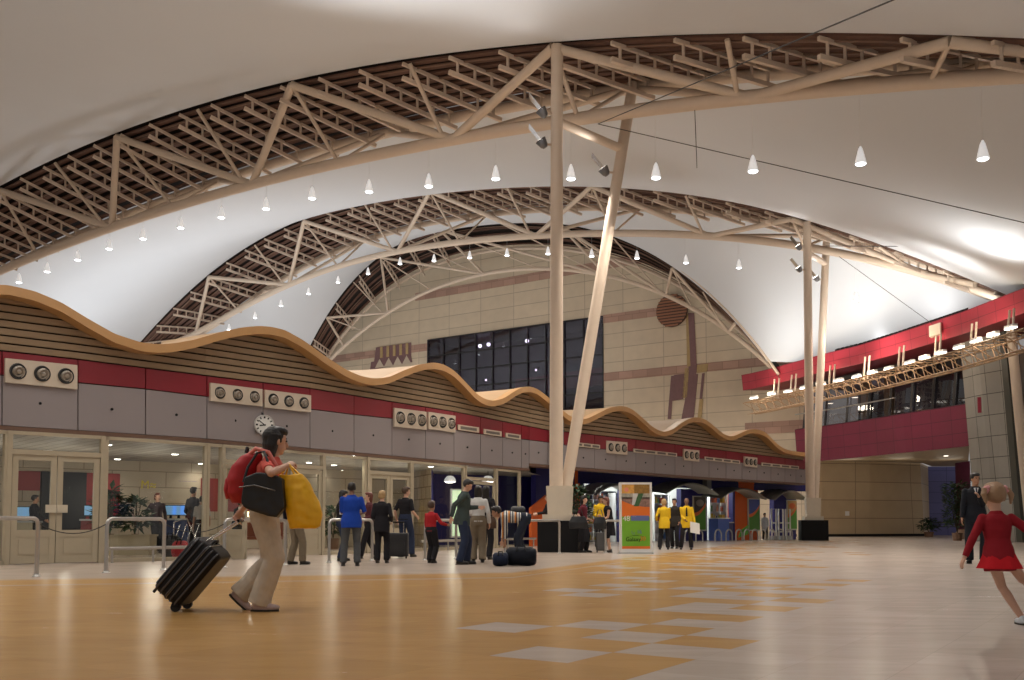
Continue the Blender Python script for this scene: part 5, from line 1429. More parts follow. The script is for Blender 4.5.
for s in (-1, 1):
    c = Vector((wh.x, C0.y + s * (Wd - .06), .045))
    MB().tube(c - cy * .018, c + cy * .018, .045, n=20).build('wheel', mat('rubber wheel', (.01, .01, .01), .6), root)
    MB().seg(c, C0 - ca * (Lh - .05) + cb * (Th - .06) + cy * s * (Wd - .06), .05, .09, up=cy).build('wheel_housing', BK, root)
    MB().tube(C0 - ca * (Lh) - cb * (Th - .03) + cy * s * .15, C0 - ca * (Lh + .035) - cb * (Th - .03) + cy * s * .15, .015).build('foot_stud', BK, root)
hx_ = wp(-.30, .25, .845)
for s in (-1, 1): MB().tube(C0 + ca * (Lh - .01) - cb * (.08) + cy * s * .06, hx_ + cy * s * .06, .008).build('telescopic_rod', CHROME, root)
MB().tube(hx_ - cy * .075, hx_ + cy * .075, .016, n=12).build('pull_handle', BK, root)
MB().path([C0 + ca * Lh - cb * .02 - cy * .07, C0 + ca * (Lh + .035) - cb * .02 - cy * .05, C0 + ca * (Lh + .035) - cb * .02 + cy * .05, C0 + ca * Lh - cb * .02 + cy * .07], .012, 8).build('grip', BK, root)

# ---- 2: girl running
g0 = gat(1014, 624.5); gO = Vector((PX(1001, g0.y, 0).x, g0.y, 0))
person.hipz = .85
C_CARD = cloth('dark red cardigan', (.27, .012, .02)); C_SKR = cloth('bright red skirt', (.55, .012, .02))
gl = person('person with blond pigtails in dark red cardigan and short red skirt, running away', gO, 1.17, 82, lean=6,
            feet=((.0, -.24, 0), (-.12, -.50, .24)), hands=((-.02, .43, .76), (.05, -.50, .92)), headpitch=0, headyaw=12, skin='light', hair='sandy', top=C_CARD, sleeve=1.0, toplen=.10,
            skirt=(C_SKR, -.17, .05), shoe=mat('white blue trainer', (.62, .66, .70), .5), voxel=.0065, hscale=1.42, wr=.007, legw=.8, footpitch=(0, 45), curl=.4, elbow_out=.9, eyes=True, wide=.98, shoulder=.165)
person.hipz = .95
for s, c in ((1, 'left'), (-1, 'right')):
    b = gl['HC'] + gl['hl'] * (s * .072) + gl['hu'] * .055 - gl['hf'] * .035
    MB().path([b + (gl['hl'] * (s * .018 * math.cos(t)) + gl['hu'] * (.018 * math.sin(t))) + gl['hf'] * .012 * math.sin(3 * t) for t in [2 * PI * i / 12 for i in range(12)]], .020, 8, closed=True).build('pink_scrunchie', mat('pink scrunchie', (.80, .38, .38), .7), gl['root'])
    solid(MB().path([b, b + gl['hl'] * (s * .03) + UPZ * .0, b + gl['hl'] * (s * .045) - UPZ * .04 - gl['hf'] * .02, b + gl['hl'] * (s * .03) - UPZ * .12 - gl['hf'] * .03], .02, 8, [.018, .026, .026, .008]), 'pigtail', HAIRM['sandy'], gl['root'], .007, 1, .004, 40)
for i, px in enumerate(()): pass

# ---- 3: man in the dark suit
SUIT = cloth('black suit cloth', (.014, .016, .022))
sm_ = gat(977, 563.5)
p = person('person in a black suit standing with one hand raised to the chest, facing the hall', sm_, ht(473, 563.5), -105, feet=((.02, .11, 0), (.02, -.13, 0)), toes=(12, -20),
           hands=((.24, .02, 1.28), (.10, -.27, .80)), headyaw=22, skin='tan', hair='black', top=SUIT, toplen=.08, bottom=SUIT, shoe=BLACK, wide=1.06, eyes=True, voxel=.012, elbow_out=.6)
T = p['T']
MB().prism([T(.105, .045, 1.455), T(.105, -.045, 1.455), T(.150, 0, 1.31)], p['f'] * .014).build('shirt_front', mat('white cotton', (.7, .7, .7), .7), p['root'])
MB().prism([T(.121, .012, 1.45), T(.121, -.012, 1.45), T(.158, -.014, 1.32), T(.158, .014, 1.32)], p['f'] * .01).build('tie', mat('dark tie', (.03, .03, .06), .6), p['root'])

# ---- queue
def q(label, px, pf, pt, face, **kw): return person(label, gat(px, pf), ht(pt, pf), face, **kw)
DK = cloth('black cloth', (.016, .015, .018)); DJ = cloth('navy denim', (.025, .035, .07)); GR = cloth('grey trousers', (.085, .09, .095))
SB = mat('black shoe leather', (.015, .013, .012), .4)
p = q('person in a royal blue shirt and grey trousers, seen from behind in the queue', 351, 566, 482.5, 100, hands=((.30, .12, 1.16), (.24, -.22, 1.1)), skin='dark', hair='black', top=cloth('royal blue shirt', (.012, .055, .36)), sleeve=.5, bottom=GR, shoe=SB, wide=1.14, feet=((.0, .16, 0), (.02, -.13, 0)), toplen=.05)
T = p['T']; c = T(.36, .14, 1.22)
tag(MB().box(c, (.2, .012, .26), p['l'], p['f'] * .5 + UPZ * .6, None).build('paper_sheet', WHITE), 'white sheet of paper held by the person in the royal blue shirt', 'paper')
q('person in a black jacket and dark jeans standing left of the royal blue shirt', 341, 561, 490, 20, hands=((.28, .1, 1.15), (.28, -.1, 1.12)), hair='black', hairlen=.1, top=DK, bottom=DJ, shoe=SB, headpitch=14)
q('person in a dark red top and black trousers striding between queue members', 369, 559, 492.5, 200, feet=((.24, .08, 0), (-.22, -.1, .03)), hands=((.2, .16, 1.05), (.1, -.2, 1.0)), hair='red', hairlen=.12, top=cloth('maroon grey top', (.10, .03, .035)), bottom=DK, shoe=SB, footpitch=(0, 25))
q('person with short blond hair in a black suit, seen from behind', 381.5, 563, 490.5, 85, hands=((.2, .14, 1.1), (.16, -.2, 1.0)), hair='blond', hairlen=.04, top=DK, toplen=.10, bottom=DK, shoe=SB, wide=1.02, feet=((0, .11, 0), (0, -.12, 0)))
q('person in a black t-shirt and dark jeans beside an upright black trolley case', 405, 557, 487, 60, hands=((.05, .30, .92), (.2, -.22, 1.0)), headyaw=-40, skin='light', hair='brown', top=DK, sleeve=.45, bottom=DJ, shoe=SB, feet=((-.05, .12, 0), (.12, -.12, 0)), wide=1.05)
person.hipz = .92
q('small person in a red jumper and black trousers reaching toward the tall man', 431, 563, 501.5, 60, hands=((.12, .2, .85), (.30, -.34, 1.08)), skin='tan', hair='brown', top=cloth('red jumper', (.40, .02, .025)), bottom=DK, shoe=SB, hscale=1.22, legw=1.1, elbow_out=.2)
person.hipz = .95
q('tall person in a dark green-grey jacket and navy jeans looking down to the right', 462, 564.5, 478.5, 5, hands=((.34, -.06, 1.16), (-.22, -.2, .96)), headpitch=24, headyaw=-18, skin='light', hair='black', top=cloth('green grey jacket', (.055, .075, .07)), toplen=.05, bottom=DJ, shoe=SB, wide=1.12, feet=((.1, .1, 0), (-.06, -.12, 0)), lean=6, legw=1.08)
q('person in a white jacket and khaki trousers, dark hair, back turned', 478, 562.5, 485.5, 95, hands=((.22, .12, 1.1), (.05, -.26, .88)), hair='black', hairlen=.16, top=cloth('white jacket', (.62, .62, .60)), bottom=cloth('khaki trousers', (.20, .16, .11)), shoe=SB, legw=1.12, hem=.01)
p = q('person in black with long dark hair beside the white jacket, brown handbag on arm', 486, 559.5, 486, 70, hands=((.2, .14, 1.1), (.12, -.24, 1.02)), hair='black', hairlen=.26, top=DK, bottom=DK, shoe=SB)
def handbag(c, w, h, label, m, face=None, name='handbag'):
    root = empty(name, c, label, 'bag'); a = Vector((1, 0, 0))
    solid(MB().loft([(c, a * w * .5, Vector((0, .07, 0))), (c + UPZ * h * .5, a * w * .52, Vector((0, .075, 0))), (c + UPZ * h, a * w * .36, Vector((0, .04, 0)))], 16), 'bag_body', m, root, .014, 2)
    MB().path([c + UPZ * h * .9 - a * w * .28, c + UPZ * (h + .2) - a * w * .12, c + UPZ * (h + .2) + a * w * .12, c + UPZ * h * .9 + a * w * .28], .012, 6).build('handle', m, root)
handbag(P(490.5, 528.5, 20.7), .26, .26, 'brown leather handbag hanging from an arm beside the white jacket', mat('brown leather', (.09, .05, .03), .4))
# bending figure in stripes
def stripe_mat():
    m = bpy.data.materials.new('striped jersey'); m.use_nodes = True; nt = m.node_tree; b = nt.nodes['Principled BSDF']
    tc = nt.nodes.new('ShaderNodeTexCoord'); sp_ = nt.nodes.new('ShaderNodeSeparateXYZ'); nt.links.new(tc.outputs['Object'], sp_.inputs[0])
    mm = nt.nodes.new('ShaderNodeMath'); mm.operation = 'MULTIPLY_ADD'; mm.inputs[1].default_value = 7.5; mm.inputs[2].default_value = 20
    nt.links.new(sp_.outputs[0], mm.inputs[0]); fr = nt.nodes.new('ShaderNodeMath'); fr.operation = 'FRACT'; nt.links.new(mm.outputs[0], fr.inputs[0])
    cr = nt.nodes.new('ShaderNodeValToRGB'); cr.color_ramp.interpolation = 'CONSTANT'; e = cr.color_ramp.elements
    e[0].color = (.65, .64, .60, 1); e[1].position = .22; e[1].color = (.02, .025, .06, 1)
    for pos, c in ((.42, (.65, .64, .6, 1)), (.58, (.60, .25, .06, 1)), (.85, (.02, .025, .06, 1))): k = e.new(pos); k.color = c
    nt.links.new(fr.outputs[0], cr.inputs[0]); nt.links.new(cr.outputs[0], b.inputs['Base Color']); b.inputs['Roughness'].default_value = .8
    return m
person.hipz = .93
p = person('person in a striped jersey bending over dark bags, reaching down', Vector((PX(523.5, 20.2, 0).x, 20.2, 0)), 1.74, 186, lean=84, hips=-.03, hands=((.40, .10, .44), (.44, -.12, .46)), headpitch=-15, skin='tan', hair='black', top=stripe_mat(), sleeve=.9, bottom=cloth('dark navy trousers', (.02, .025, .04)), shoe=SB, feet=((.1, .12, 0), (-.06, -.1, 0)), elbow_out=.2)
person.hipz = .95
# duffels
NAVY = mat('navy canvas', (.006, .008, .014), .8, var=.2, spec=.2); 
def duffel(c, L, D, H, m, label, handles=True, name='duffel_bag'):
    root = empty(name, c, label, 'bag'); rings = []
    for x, s in ((-.5, .55), (-.46, .85), (-.3, 1), (.3, 1), (.46, .85), (.5, .55)):
        rings.append((c + Vector((x * L, 0, H / 2)), Vector((0, D / 2 * s, 0)), UPZ * (H / 2 * s)))
    o = solid(MB().loft(rings, 20), 'bag_body', m, root, .016, 1, .015, 5)
    MB().path([c + Vector((-.4 * L, -.0, H * .99)), c + Vector((.4 * L, 0, H * .99))], .008, 6).build('zip', mat('dull zip'), root)
    if handles: MB().path([c + Vector((-.15 * L, -D * .4, H * .8)), c + Vector((-.12 * L, -D * .2, H * 1.08)), c + Vector((.12 * L, -D * .2, H * 1.08)), c + Vector((.15 * L, -D * .4, H * .8))], .014, 6).build('handle', BLACK, root)
    return root
duffel(Vector((PX(521, 18.7, 0).x, 18.75, 0)), .60, .42, .36, NAVY, 'large dark duffel bag on the floor under the bending person')
duffel(Vector((PX(500.5, 18.5, 0).x, 18.55, 0)), .30, .36, .26, mat('blue grey canvas', (.010, .015, .035), .8, spec=.2), 'smaller dark blue bag on the floor at the left of the large duffel')
c = P(518, 515.5, 20.3); duffel(Vector((c.x, c.y + .1, c.z)), .30, .24, .19, mat('black nylon pack', (.015, .015, .017), .6), 'black backpack resting on the back of the bending person', False, 'backpack')
# trolley cases
def trolley(px, py, Yd, w, d, h, m, label, hh=.28):
    g = PX(px, Yd, 0); root = empty('trolley_case', g, label, 'suitcase')
    solid(MB().box(g + UPZ * (h / 2 + .05), (w, d, h)), 'case_body', m, root, .02, 2)
    for s in (-1, 1):
        MB().tube(g + Vector((s * w * .25, d * .3, h)), g + Vector((s * w * .25, d * .3, h + hh)), .01).build('telescopic_rod', CHROME, root)
        MB().tube(g + Vector((s * w * .4 - .015, 0, .035)), g + Vector((s * w * .4 + .015, 0, .035)), .035, n=12).build('wheel', BLACK, root)
    MB().tube(g + Vector((-w * .28, d * .3, h + hh)), g + Vector((w * .28, d * .3, h + hh)), .018).build('pull_handle', BLACK, root)
    MB().box(g + Vector((0, -d / 2 - .012, h * .45)), (w * .7, .03, h * .5)).build('front_pocket', m, root)
trolley(398, 558, 22.6, .48, .28, .55, mat('black nylon pack'), 'upright black trolley case in the queue near the glass doors', .3)
trolley(601, 552, 27.3, .28, .24, .52, mat('grey nylon', (.10, .10, .10), .6), 'small grey trolley case beside the woman in black near the display board', .35)
# ---- by the nearer column and the shops
p = q('person in a dark red top and long black skirt carrying a big black bag', 583.5, 552.5, 496, -20, hands=((.12, .24, 1.02), (.1, -.24, 1.0)), hair='black', hairlen=.12, top=cloth('wine top', (.12, .02, .03)), sleeve=.4, bottom=DK, shoe=SB, skirt=(DK, -.62, .03), hscale=1.05)
handbag(PX(578.5, 26.7, 0) + UPZ * .68, .52, .34, 'big black bag over the arm of the woman in the dark red top', BLEA)
YEL = cloth('yellow hi-vis jacket', (.72, .46, .02))
q('person in a yellow jacket facing the hall behind the grey trolley case', 600.5, 549, 495.5, -80, hands=((.2, .12, 1.1), (.2, -.12, 1.08)), skin='tan', hair='black', top=YEL, toplen=.1, bottom=DK, shoe=SB, headpitch=12)
q('person with auburn hair in a black dress with bare calves, leaning left', 610, 552.5, 497, 195, lean=10, hands=((.34, .08, 1.0), (.32, -.1, 1.0)), hair='red', hairlen=.14, top=DK, sleeve=.1, bottomcut=.3, bottom=DK, skirt=(DK, -.42, .0), shoe=SB)
handbag(PX(600, 26.6, 0) + UPZ * .66, .36, .34, 'black bag held above the grey trolley case', BLEA)
q('person with pale blond hair in a yellow jacket, back turned', 664.5, 549.5, 499, 80, hands=((.1, .26, 1.0), (.24, -.1, 1.15)), hair='blond', hairlen=.05, top=YEL, toplen=.12, bottom=DK, shoe=SB, feet=((0, .16, 0), (0, -.12, 0)))
q('person in a black waistcoat and yellow sleeves facing the hall, between two yellow jackets', 675, 548.5, 498.5, -115, hands=((.12, .2, .92), (.2, -.2, 1.05)), skin='tan', hair='black', top=cloth('dark waistcoat', (.03, .025, .02)), toplen=.1, bottom=DK, shoe=SB)
p = q('person with a shaved head in a yellow jacket and dark tie, holding white paper', 687, 549.5, 498, -100, hands=((.12, .28, .78), (.22, -.06, 1.0)), skin='dark', hair=None, top=YEL, toplen=.12, bottom=DK, shoe=SB, feet=((.06, .14, 0), (-.04, -.2, 0)), wide=1.06)
T = p['T']; MB().prism([T(.155, .02, 1.42), T(.155, -.02, 1.42), T(.17, -.03, 1.12), T(.17, .03, 1.12)], p['f'] * .015).build('tie', BLACK, p['root'])
c = T(.22, .27, .73); tag(MB().box(c, (.3, .012, .34), Vector((.95, -.1, -.2)).normalized(), Vector((.1, .99, 0)).normalized(), None).build('paper_sheet', WHITE), 'white paper hanging from the hand of the shaven person in yellow', 'paper')
q('person in pale grey standing inside the pale green doorway', 765, 540, 513, -90, hands=((.1, .22, .85), (.1, -.22, .85)), skin='tan', hair='black', top=cloth('pale grey coat', (.4, .42, .45)), toplen=.3, bottom=DK, shoe=SB, voxel=.02)
q('person all in black standing left of the nearer column base, arm forward', 549, 549, 494, 190, hands=((.4, .12, 1.1), (.38, -.1, 1.12)), hair='black', top=DK, bottom=DK, shoe=SB)
# ---- behind the glass
q('person in a blue shirt and khaki trousers, half hidden behind the yellow bag', 295, 564.5, 486, 40, hands=((.2, .2, 1.0), (.2, -.2, 1.0)), skin='tan', hair='black', top=cloth('mid blue shirt', (.02, .07, .30)), bottom=cloth('khaki trousers'), shoe=SB, feet=((-.06, .12, 0), (.12, -.12, 0)), legw=1.1)
p = q('person in black leaning on the rail, lit by a glowing phone screen', 236, 556.5, 498, -25, lean=14, hands=((.36, .06, 1.2), (.32, -.14, .95)), skin='tan', hair='black', hairlen=.05, top=DK, sleeve=.45, bottom=DK, shoe=SB, headpitch=10)
c = p['T'](.42, .03, 1.26); root = empty('phone', c, 'small glowing phone held up behind the red backpack', 'phone')
MB().box(c, (.10, .02, .15)).build('phone_case', BLACK, root); MB().box(c - Vector((0, .012, 0)), (.085, .004, .13)).build('screen', mat('warm screen glow', (1, .75, .35), emit=4), root)
q('person in a dark jacket and black trousers leaning by the rail behind the glass', 156, 553, 493, -60, lean=4, hands=((.05, .24, .95), (.0, -.26, 1.0)), hair='red', hairlen=.06, top=cloth('dark patterned jacket', (.045, .03, .035)), bottom=DK, shoe=SB, feet=((.0, .09, 0), (.1, -.06, 0)))
q('person in a black jacket behind the glass, just left of the open door leaf', 192, 554, 487, 60, hands=((.15, .2, .95), (.15, -.2, .95)), skin='tan', hair='black', top=DK, bottom=DK, shoe=SB)
q('person in a pale grey shirt behind the glass, partly hidden by the open door leaf', 201, 556, 496, 95, hands=((.1, .26, .85), (.15, -.2, .95)), skin='tan', hair='black', top=cloth('pale grey shirt', (.42, .40, .37)), sleeve=.45, bottom=DK, shoe=SB)
q('person in dark clothes seen through the left half of the left double doors', 33, 554, 495, 20, hands=((.3, .1, 1.0), (.3, -.1, 1.0)), skin='tan', hair='black', top=DK, bottom=DK, shoe=SB, wide=1.1)

# ================================================================== barriers
BAR = INOX
def barrier(p, r, label, h=.90):
    d = (r - p).normalized(); rad = .1
    pts = [p, p + UPZ * (h - rad)] + [p + d * (rad - rad * math.cos(t)) + UPZ * (h - rad + rad * math.sin(t)) for t in (PI / 8, PI / 4, 3 * PI / 8, PI / 2)]
    pts += [r + UPZ * h - d * (rad - rad * math.cos(t)) * 1 - UPZ * (rad - rad * math.sin(t)) * 1 for t in (PI / 2, 3 * PI / 8, PI / 4, PI / 8)] + [r + UPZ * (h - rad), r]
    root = empty('tube_barrier', (p + r) / 2, label, 'barrier')
    MB().path(pts, .032, 12).build('rail', BAR, root)
    for c in (p, r): MB().lathe(c, [(.065, 0), (.065, .012), (.04, .02), (.04, .05)], 16).build('floor_flange', BAR, root)
    MB().tube(p + UPZ * .86 + d * .02, p + UPZ * .86 - NOUT * .01 + d * .06, .012).build('belt_clip', BLACK, root)
for a, b, lb in (((-70, 584), (36.5, 576.5), 'steel tube barrier at the far left in front of the double doors'), ((106, 573), (163.5, 570), 'steel tube barrier in front of the glass left of the suitcase'),
                 ((224, 567.5), (285, 565), 'steel tube barrier passing behind the woman in front'), ((329, 562.5), (372, 560.5), 'steel tube barrier beside the person in royal blue'),
                 ((425, 560), (456, 558.5), 'steel tube barrier behind the small person in red'), ((505, 557), (559.5, 553.7), 'steel tube barrier in front of the nearer black column base'),
                 ((605.5, 553), (642, 551.5), 'steel tube barrier behind the display board')):
    barrier(gat(*a), gat(*b), lb)
def belt(p, q, label):
    pts = [Vector(p).lerp(Vector(q), t / 10) - UPZ * (.16 * 4 * (t / 10) * (1 - t / 10)) for t in range(11)]
    tag(MB().path(pts, .009, 6).build('barrier_cord', mat('dark cord', (.04, .035, .03), .7)), label, 'cord')
a = gat(36.5, 576.5); b = gat(106, 573); belt(a + UPZ * .82, b + UPZ * .82, 'thin dark cord hanging between the two leftmost barriers')
a = gat(163.5, 570); b = gat(224, 567.5); belt(a + UPZ * .82, b + UPZ * .82, 'thin dark cord hanging between the barriers behind the suitcase')
# low guard rails along the glass
def guard(px0, px1, posts, label):
    a, b = fp(px0, .30, .35), fp(px1, .30, .35); root = empty('guard_rail', Vector((a.x, a.y, 0)).lerp(Vector((b.x, b.y, 0)), .5), label, 'rail')
    n = 8; MB().path([fp(px0 + (px1 - px0) * i / n, .30, .35) for i in range(n + 1)], .038, 10).build('rail', BAR, root)
    for x in posts: MB().tube(fp(x, 0, .35), fp(x, .30, .35), .025, n=10).build('post', BAR, root)
guard(101, 205, (104, 145, 203), 'low steel guard rail along the glass left of the open door leaf')
guard(413, 466, (416, 440, 464), 'low steel guard rail along the glass behind the small person in red')
guard(498, 528, (500, 526), 'low steel guard rail along the last glass bay')

# ================================================================== plants
LEAF = mat('dark green leaf', (.025, .06, .02), .5, var=.35, scale=30)
def plant(c, r, h, n, potr, poth, label, pm, leaf=.16, shape='bush', seed=1, stemh=.3, name='potted_plant'):
    rnd = random.Random(seed); root = empty(name, c, label, 'plant')
    if poth: MB().lathe(c, [(potr * .8, 0), (potr, poth), (potr * .92, poth), (potr * .9, poth * .9)], 20).build('pot', pm, root)
    mb = MB(); st = MB()
    for i in range(max(3, n // 40)):
        a = rnd.uniform(0, 2 * PI); q = c + Vector((math.cos(a) * r * rnd.random() * .7, math.sin(a) * r * rnd.random() * .7, poth + (h - poth) * rnd.uniform(.6, .95)))
        st.path([c + UPZ * poth * .9, (c + q) / 2 + UPZ * .1, q], .012, 5)
    for i in range(n):
        a = rnd.uniform(0, 2 * PI); t = rnd.uniform(0, 1)
        z = poth + (h - poth) * (.12 + .88 * t); w = r * (math.sin(PI * min(1, .15 + .8 * t)) if shape == 'bush' else 1.0) * math.sqrt(rnd.random())
        p = c + Vector((math.cos(a) * w, math.sin(a) * w, z)); d = Vector((math.cos(a) + rnd.uniform(-.5, .5), math.sin(a) + rnd.uniform(-.5, .5), rnd.uniform(-.5, .9))).normalized()
        s = d.cross(UPZ).normalized(); L = leaf * rnd.uniform(.6, 1.2); up = s.cross(d)
        mb.add([p, p + d * L * .45 + s * L * .2 + up * .01, p + d * L - up * L * .12, p + d * L * .45 - s * L * .2 + up * .01], [(0, 1, 2, 3)])
    mb.build('foliage', LEAF, root, fix=False); st.build('stems', mat('plant stem', (.08, .06, .03), .7), root)
TERR = mat('brown pot', (.22, .12, .07), .6)
pl0 = PX(128, 25.2, 0)
root = empty('planter_box', pl0, 'long low cream planter box behind the glass under the leafy plants', 'planter')
MB().box(pl0 + UPZ * .25, (1.3, .5, .5)).build('box', mat('cream planter', (.5, .43, .30), .5), root); MB().box(pl0 + UPZ * .51, (1.36, .56, .05)).build('rim', mat('cream planter'), root)
plant(PX(110, 25.0, .5), .38, 1.2, 260, .1, .05, 'large-leafed dark plant at the left end of the cream planter', TERR, .3, seed=3)
plant(PX(135, 25.1, .5), .4, .95, 260, .1, .05, 'bushy dark plant at the right end of the cream planter', TERR, .26, seed=4)
plant(PX(577, 29.2, 0), .38, 1.95, 420, .22, .4, 'tall bushy plant just right of the nearer column pedestal', TERR, .26, seed=5)
plant(PX(957.5, 46, 0), .55, 2.75, 900, .25, .38, 'tall dark columnar plant left of the man in the suit', TERR, .26, 'col', 6)
plant(PX(929, 60, 0), .6, 1.15, 200, .3, .3, 'small green pot plant at the corner of the honey stone wall', TERR, .35, seed=7)
plant(PX(333, 30.5, 0), .35, 1.3, 220, .2, .35, 'leafy plant behind the glass left of the royal blue shirt', TERR, .25, seed=8)
c = PX(962, 51, 0); root = empty('brown_urn', c, 'small round brown urn on the floor beside the columnar plant', 'urn')
MB().lathe(c, [(.2, 0), (.3, .15), (.3, .35), (.2, .48), (.22, .52), (.18, .5)], 20).build('urn_body', mat('pale brown clay', (.4, .25, .16), .6), root)
MB().lathe(c, [(.23, .50), (.24, .53), (.2, .53)], 20).build('urn_rim', TERR, root)

# ================================================================== display board on the floor
Yb = 26.2; gA, gB = PX(619.5, Yb, 0), PX(652, Yb, 0); root = empty('display_board', gA.lerp(gB, .5), 'free-standing white framed advertising board with orange and green poster', 'display board')
Wd_ = (gB - gA).length; Hb = zof(636, 482.5, Yb); xx = Vector((1, 0, 0)); nn = Vector((0, -1, 0))
MB().box((gA + gB) / 2 + UPZ * Hb / 2, (Wd_, .16, Hb)).build('board_frame', WHITE, root)
MB().box((gA + gB) / 2 + UPZ * .02, (Wd_ + .04, .34, .05)).build('base_plate', mat('pale grey base', (.5, .5, .48), .5), root)
pw, ph = Wd_ * .86, Hb * .90; o0 = gA + xx * (Wd_ * .07) + UPZ * (Hb * .07) + nn * .083
def bpatch(name, pts, m, k=0): return MB().prism([o0 + xx * (x * pw) + UPZ * (y * ph) + nn * (.0025 * k) for x, y in pts], nn * .0025).build(name, m, root)
GRN = mat('lime green print', (.17, .42, .025), .45, var=.1); ORG = mat('orange print', (.75, .17, .02), .45, var=.06)
bpatch('green_panel', [(0, .04), (1, .04), (1, .5), (0, .5)], GRN); bpatch('orange_foot', [(0, 0), (1, 0), (1, .04), (0, .04)], ORG)
bpatch('orange_band', [(0, .5), (1, .5), (1, .75), (0, .75)], ORG)
bpatch('blue_label', [(.32, .435), (.96, .435), (.98, .47), (.96, .515), (.32, .515)], mat('slate blue print', (.12, .16, .36), .45), 1)
sw = [(t, .64 + .10 * (1 - t) ** 2.2 + .01) for t in [i / 8 for i in range(9)]]
bpatch('photo_strip', sw + [(1, .80), (0, .80)], mat('brown food photo', (.25, .15, .12), .5, var=.6, scale=16), 1)
bpatch('photo_left', [(0, .86), (.45, .86), (.45, 1), (0, 1)], mat('yellow food photo', (.65, .32, .07), .5, var=.6, scale=14), 1)
bpatch('photo_right', [(.45, .86), (1, .86), (1, 1), (.45, 1)], mat('amber food photo', (.28, .15, .03), .5, var=.7, scale=18), 1)
bpatch('photo_middle', [(0, .78), (1, .78), (1, .86), (0, .86)], mat('pale food photo', (.38, .36, .30), .5, var=.6, scale=18), 1)
bpatch('photo_green', [(.42, .66), (.60, .66), (.78, .86), (.60, .86)], mat('leaf food photo', (.05, .13, .05), .5), 2); bpatch('photo_pale', [(.36, .68), (.46, .68), (.58, .86), (.40, .86)], mat('pale plate', (.6, .6, .58), .5), 2)
bpatch('pink_spot', [(.12 + .08 * math.cos(t * PI / 5) + .05, .92 + .035 * math.sin(t * PI / 5)) for t in range(10)], mat('salmon print', (.75, .25, .18), .5), 2)
def btext(s, x, y, size, m, nm='lettering'): return text_obj(nm, s, o0 + xx * (x * pw) + UPZ * (y * ph) + nn * .008, xx, UPZ, size, m, root, .002)
btext('48', .16, .468, .20, WHITE); btext('\u2013\u2013\u2013\u2013', .45, .50, .05, WHITE); btext('Galaxy', .40, .145, .15, BLACK); btext('30', .74, .155, .16, ORG)
btext('\u0627\u0646', .40, .255, .10, mat('slate blue print')); btext('16', .62, .26, .14, mat('slate blue print'))
bpatch('swoosh', [(.12, .185), (.5, .205), (.88, .185), (.5, .212)], BLACK, 1)

# ================================================================== things inside the glazed hall
def monitor_counter(px0, px1, Y, h, m, label, n):
    a, b = PX(px0, Y, 0), PX(px1, Y, 0); root = empty('service_counter', (a + b) / 2, label, 'counter')
    MB().box((a + b) / 2 + UPZ * h / 2, ((b - a).length, .5, h)).build('counter_body', m, root)
    MB().box((a + b) / 2 + UPZ * (h + .02), ((b - a).length + .06, .56, .05)).build('counter_top', mat('pale grey top', (.4, .42, .43), .4), root)
    for i in range(n):
        c = a.lerp(b, (i + .5) / n) + UPZ * (h + .28); s = MB().box(c, (.38, .05, .3)).build('monitor', BLACK, root)
        MB().box(c - Vector((0, .03, 0)), (.34, .01, .26)).build('screen', mat('dim blue screen', (.25, .5, .8), emit=.35), s)
        MB().box(c - UPZ * .2, (.06, .06, .14)).build('stand', BLACK, root)
monitor_counter(166, 190, 27.6, .92, mat('dark blue counter', (.03, .05, .14), .4), 'dark blue counter with screens behind the glass, right of the leaning person', 3)
monitor_counter(84, 96, 26.6, .9, mat('dark red counter', (.2, .03, .03), .4), 'dark red counter behind the right half of the left double doors', 1)
monitor_counter(12, 36, 26.0, .85, mat('cream counter', (.4, .36, .26), .5), 'cream counter behind the left half of the left double doors', 2)
c = PX(257, 26.5, 0); root = empty('bench', c, 'reddish brown bench behind the glass between the two open door leaves', 'bench')
MB().box(c + UPZ * .42, (1.3, .5, .08)).build('seat', mat('reddish brown bench', (.25, .08, .04), .5), root); MB().box(c + UPZ * .65 + Vector((0, .24, 0)), (1.3, .06, .4)).build('backrest', mat('reddish brown bench'), root)
for s in (-1, 1): MB().box(c + Vector((s * .5, 0, .19)), (.06, .42, .38)).build('leg', BLACK, root)
# luggage trolleys with bags near the open leaf
c = PX(186, 22.9, 0); root = empty('luggage_cart', c, 'wire luggage cart behind the glass, left of the open door leaf', 'luggage cart')
mb = MB(); mb.path([c + Vector((-.3, 0, .15)), c + Vector((-.3, 0, .85)), c + Vector((.0, 0, .95)), c + Vector((.35, 0, .2))], .015, 6); mb.build('frame', CHROME, root)
for k in range(4): MB().tube(c + Vector((-.28 + k * .15, -.15, .25)), c + Vector((-.1 + k * .15, -.15, .8)), .01).build('bar', CHROME, root)
MB().box(c + UPZ * .16, (.7, .45, .04)).build('platform', mat('grey metal platform', (.3, .3, .3), .4, metal=.6), root)
for s in (-1, 1): MB().tube(c + Vector((s * .28, -.02, .06)), c + Vector((s * .28, .03, .06)), .06, n=12).build('wheel', BLACK, root)
duffel(PX(171, 22.8, 0), .42, .35, .55, mat('black nylon pack'), 'black bag standing behind the glass left of the red bag'); duffel(PX(180, 22.3, 0), .34, .3, .42, mat('red canvas', (.45, .02, .03), .6), 'red bag standing behind the glass beside the wire luggage cart')
